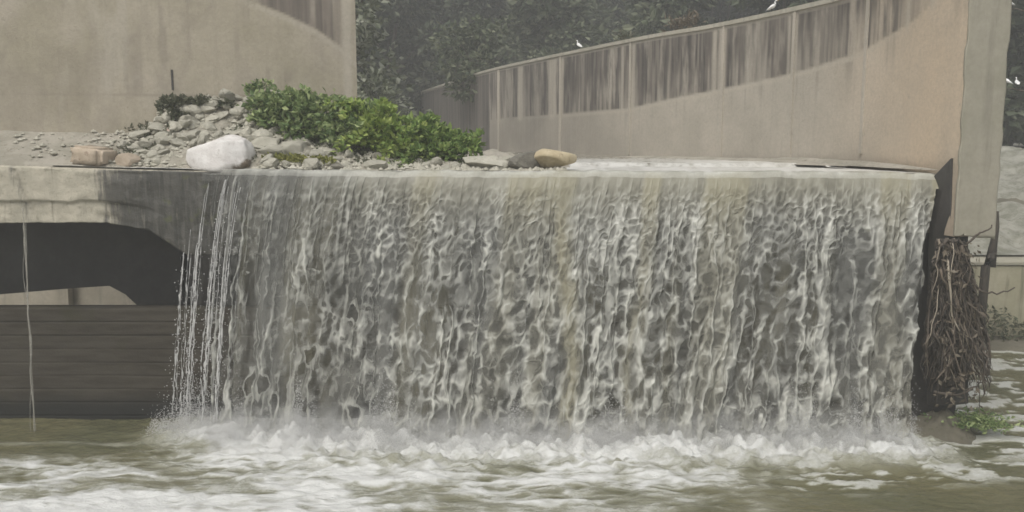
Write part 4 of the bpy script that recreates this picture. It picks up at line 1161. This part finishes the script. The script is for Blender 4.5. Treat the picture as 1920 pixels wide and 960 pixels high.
# ------------------------------------------------------------------ right side: low wall, apron, post, debris
mb = MB(); A = W(1790, 490, 26.5); z1 = W(1900, 497, 26.4)[2]
mb.box(9.75, 45, 26.3, 26.55, -6, z1); o = mb.build('bank_wall', M['bank_wall'], None, bevel=.03); tag(o, 'stained low beige concrete wall holding up the rubble bank, far right', 'wall')
mb = MB(); q0 = [(9.72, 26.25, z1+.01), (45, 26.25, z1+.01), (45, 26.7, z1+.16), (9.72, 26.7, z1+.16)]
mb.prism(q0, [(a_[0], a_[1], a_[2]+.10) for a_ in q0]); o = mb.build('coping_slab', M['endface'], None, bevel=.02); tag(o, 'grey sloping coping slab on top of the low bank wall', 'slab')
pp = W(1868, 455, 24.5)
mb = MB(); mb.tube([tuple(W(1856, 500, 24.5)), tuple(W(1862, 462, 24.5)), tuple(W(1869, 425, 24.5)), tuple(W(1871, 396, 24.5))], [.16, .11, .07, .03], 7)
mb.tube([tuple(W(1864, 468, 24.5)), tuple(W(1858, 484, 24.4)), tuple(W(1848, 500, 24.4)), tuple(W(1836, 640, 24.4))], [.09, .1, .12, .12], 6)
o = mb.build('broken_stump', M['twig_core'], None, True); tag(o, 'dark broken stump sticking up behind the driftwood tangle', 'stump')

def debris():
    root = empty('driftwood_tangle', tuple(W(1795, 725, 17.6))); o0 = np.array(root.location)
    tag(root, 'tangle of dead roots and branches caught on the wall foot right of the waterfall', 'driftwood')
    rr = random.Random(12)
    # matted core
    bm = bmesh.new(); bmesh.ops.create_icosphere(bm, subdivisions=4, radius=1)
    top = W(1790, 450, 17.7); bot = W(1785, 735, 17.6)
    for v in bm.verts:
        p = np.array(v.co); t = (p[2]+1)/2
        cx = np.interp(t, [0, .35, .75, 1], [W(1785, 730, 17.65)[0], W(1785, 620, 17.65)[0], W(1790, 500, 17.7)[0], W(1795, 450, 17.7)[0]])
        wd = np.interp(t, [0, .12, .35, .8, 1], [.26, .36, .40, .29, .2]); hr = math.sqrt(max(0, 1-p[2]**2))
        rad = 1+1.1*(float(fbm(np.array(p[0]*4+p[1]*3), np.array(p[2]*9), 5, 4))-.5)
        hd = max(hr, 1e-6); kx = p[0]/hd; ky = p[1]/hd; e = min(1, hr*1.8)
        v.co = (cx+kx*wd*rad*e-o0[0], 17.75+ky*.38*rad*e-o0[1], bot[2]+(top[2]-bot[2])*t-o0[2])
    me = bpy.data.meshes.new('matted_core'); bm.to_mesh(me); bm.free(); link('matted_core', me, root, M['twig_core'])
    mb = MB()
    for k in range(620):
        pys = rr.uniform(448, 660) if rr.random() < .75 else rr.uniform(445, 470); pxs = rr.uniform(1755, 1808+max(0, pys-480)*.22)
        n = 9; L = rr.uniform(40, 280); px, py = pxs, pys; Y = rr.uniform(17.2, 17.55); pts = []
        dx = rr.gauss(.06, .22)
        for i in range(n):
            pts.append(W(px, py, Y)-o0); px += dx*L/n+rr.gauss(0, 4.0); py += L/n*rr.uniform(.6, 1.2); dx += rr.gauss(0, .13)
            lo = np.interp(py, [440, 520, 620, 740], [1762, 1748, 1738, 1732]); hi = np.interp(py, [440, 500, 580, 660, 720, 780], [1808, 1818, 1842, 1856, 1852, 1836])
            px = min(max(px, lo+rr.gauss(0, 4)), hi+rr.gauss(0, 6)); Y += rr.gauss(0, .05)
            if py > 690+rr.random()*90: break
        r0 = rr.choice((.006, .008, .011, .018, .032))
        if len(pts) > 2: mb.tube(pts, np.linspace(r0, r0*.4, len(pts)), 4)
    o = mb.build('root_strands', M['twig'], root, True); o['kind'] = 'stuff'
    # draped cross branches
    for pts, r0 in ((((1775, 470), (1830, 545), (1870, 552), (1905, 538)), .03), (((1800, 470), (1832, 440), (1862, 425)), .03), (((1755, 470), (1775, 448), (1800, 455), (1822, 480)), .05), (((1762, 560), (1800, 640), (1812, 740)), .035), (((1822, 520), (1842, 640), (1846, 735)), .04), (((1835, 560), (1805, 600), (1772, 700)), .03), (((1750, 735), (1790, 742), (1850, 715)), .035)):
        P = np.array([W(a_, b_, 17.25) for a_, b_ in pts])-o0
        t = np.linspace(0, len(P)-1, 14); P = np.stack([np.interp(t, np.arange(len(P)), P[:, k]) for k in range(3)], -1)+np.array([[rr.gauss(0, .02) for _ in range(3)] for _ in range(14)])
        m2 = MB(); m2.tube(P, np.linspace(r0, r0*.4, 14), 6); m2.build('branch', M['twig'], root, True)
debris()
def foot_weed():
    c = W(1830, 770, 17.6); rng = np.random.default_rng(77); n = 900
    C = rng.normal(0, 1, (n, 3))*np.array([.38, .18, .09]); C[:, 2] = np.abs(C[:, 2])*1.3-.02*0
    root = empty('wet_weed', (float(c[0]), float(c[1]), POOL+.22)); tag(root, 'green weed clump at the foot of the driftwood tangle in the water', 'weed')
    link('foliage', leaf_mesh('foliage', C, .10, rng, .5, -.2), root, M['shrub_dark'])
foot_weed()
def mud_mound():
    xs = np.linspace(7.6, 10.0, 60); ys = np.linspace(16.5, 18.7, 50); X, Y = np.meshgrid(xs, ys, indexing='ij')
    r2 = ((X-8.75)/.95)**2+((Y-17.75)/.75)**2
    Z = POOL-.25+.72*np.exp(-r2*1.2)*(.55+.9*fbm(X*2.2, Y*2.2, 63, 4))
    o = link('mud_mound', mesh_np('mud_mound', np.stack([X, Y, Z], -1).reshape(-1, 3), gridf(60, 50)), None, M['earth']); o['kind'] = 'structure'
mud_mound()
def litter():
    rng = np.random.default_rng(5); n = 260; px = rng.uniform(1755, 1838, n); py = rng.uniform(455, 760, n)
    C = np.array([W(a_, b_, rng.uniform(17.05, 17.4)) for a_, b_ in zip(px, py)])
    o = link('leaf_litter', leaf_mesh('leaf_litter', C, .13, rng, .45, .6), None, M['tuft']); tag(o, 'dry leaves and rags caught in the driftwood tangle', 'litter', kind='stuff')
litter()
# weeds on the far right waterline
def bankweed():
    rng = np.random.default_rng(9); n = 2200
    C = np.stack([rng.uniform(12.2, 19, n), rng.normal(25.9, .18, n), POOL+rng.random(n)**1.5*.75], -1)
    C[:, 2] = POOL+(C[:, 2]-POOL)*(.3+1.2*vn(C[:, 0]*1.3, 0*C[:, 0], 3))
    root = empty('waterline_weed', (15, 25.9, POOL)); tag(root, 'band of green weeds along the foot of the low bank wall', 'weeds', kind='stuff')
    link('foliage', leaf_mesh('foliage', C-np.array([15, 25.9, POOL]), .15, rng, .45, -.3), root, M['dryweed'])
bankweed()
def mudflat():
    xs = np.linspace(9.6, 24, 90); ys = np.linspace(24.4, 26.5, 20); X, Y = np.meshgrid(xs, ys, indexing='ij')
    Z = POOL-.15+.32*sst(24.4, 25.6, Y+.5*(fbm(X*.8, Y, 3)-.5))+.1*(fbm(X*2, Y*2, 5)-.5)
    o = link('mud_bank', mesh_np('mud_bank', np.stack([X, Y, Z], -1).reshape(-1, 3), gridf(90, 20)), None, M['earth']); o['kind'] = 'structure'
mudflat()

# ------------------------------------------------------------------ haze
mb = MB(); mb.box(-140, 160, -62, 130, -7.3, 27)
m = bpy.data.materials.new('haze'); m.use_nodes = True; t = m.node_tree; t.nodes.clear()
out = t.nodes.new('ShaderNodeOutputMaterial'); v = t.nodes.new('ShaderNodeVolumePrincipled')
v.inputs['Color'].default_value = (.93, .94, .93, 1); v.inputs['Density'].default_value = .0035; v.inputs['Anisotropy'].default_value = .1
t.links.new(v.outputs[0], out.inputs['Volume'])
hz = mb.build('haze', m); hz['kind'] = 'stuff'

# ------------------------------------------------------------------ light, sky, camera
w = bpy.data.worlds.new('World'); scn.world = w; w.use_nodes = True
t = w.node_tree; bg = t.nodes['Background']
sky = t.nodes.new('ShaderNodeTexSky'); sky.sky_type = 'NISHITA'; sky.sun_disc = False
EL, AZ = 55, 205          # azimuth measured from +Y clockwise (towards +X): light from behind-left
sky.sun_elevation = radians(EL); sky.sun_rotation = radians(AZ); sky.dust_density = 4; sky.air_density = 1.2; sky.ozone_density = .6
hs = t.nodes.new('ShaderNodeHueSaturation'); hs.inputs['Saturation'].default_value = .25
t.links.new(sky.outputs[0], hs.inputs['Color']); t.links.new(hs.outputs[0], bg.inputs[0]); bg.inputs[1].default_value = .12
sun = bpy.data.lights.new('sun', 'SUN'); sun.energy = 1.5; sun.angle = radians(25); sun.color = (1, .96, .9)
so = bpy.data.objects.new('sun', sun); COL.objects.link(so)
so.rotation_euler = (radians(90-EL), 0, radians(180-AZ))
cam = bpy.data.cameras.new('camera'); co = bpy.data.objects.new('camera', cam); COL.objects.link(co)
cam.lens = 36*F/1920; cam.sensor_width = 36; cam.clip_end = 4000; cam.clip_start = .1
co.location = (0, 0, CZ); co.rotation_euler = (pi/2-TH, 0, 0)
scn.camera = co
scn.view_settings.view_transform = 'Standard'; scn.view_settings.look = 'None'; scn.view_settings.gamma = 1
scn.view_settings.exposure = 0.24
scn.render.engine = 'CYCLES'
scn.cycles.filter_width = 1.6
scn.cycles.transparent_max_bounces = 24
scn.cycles.volume_bounces = 1
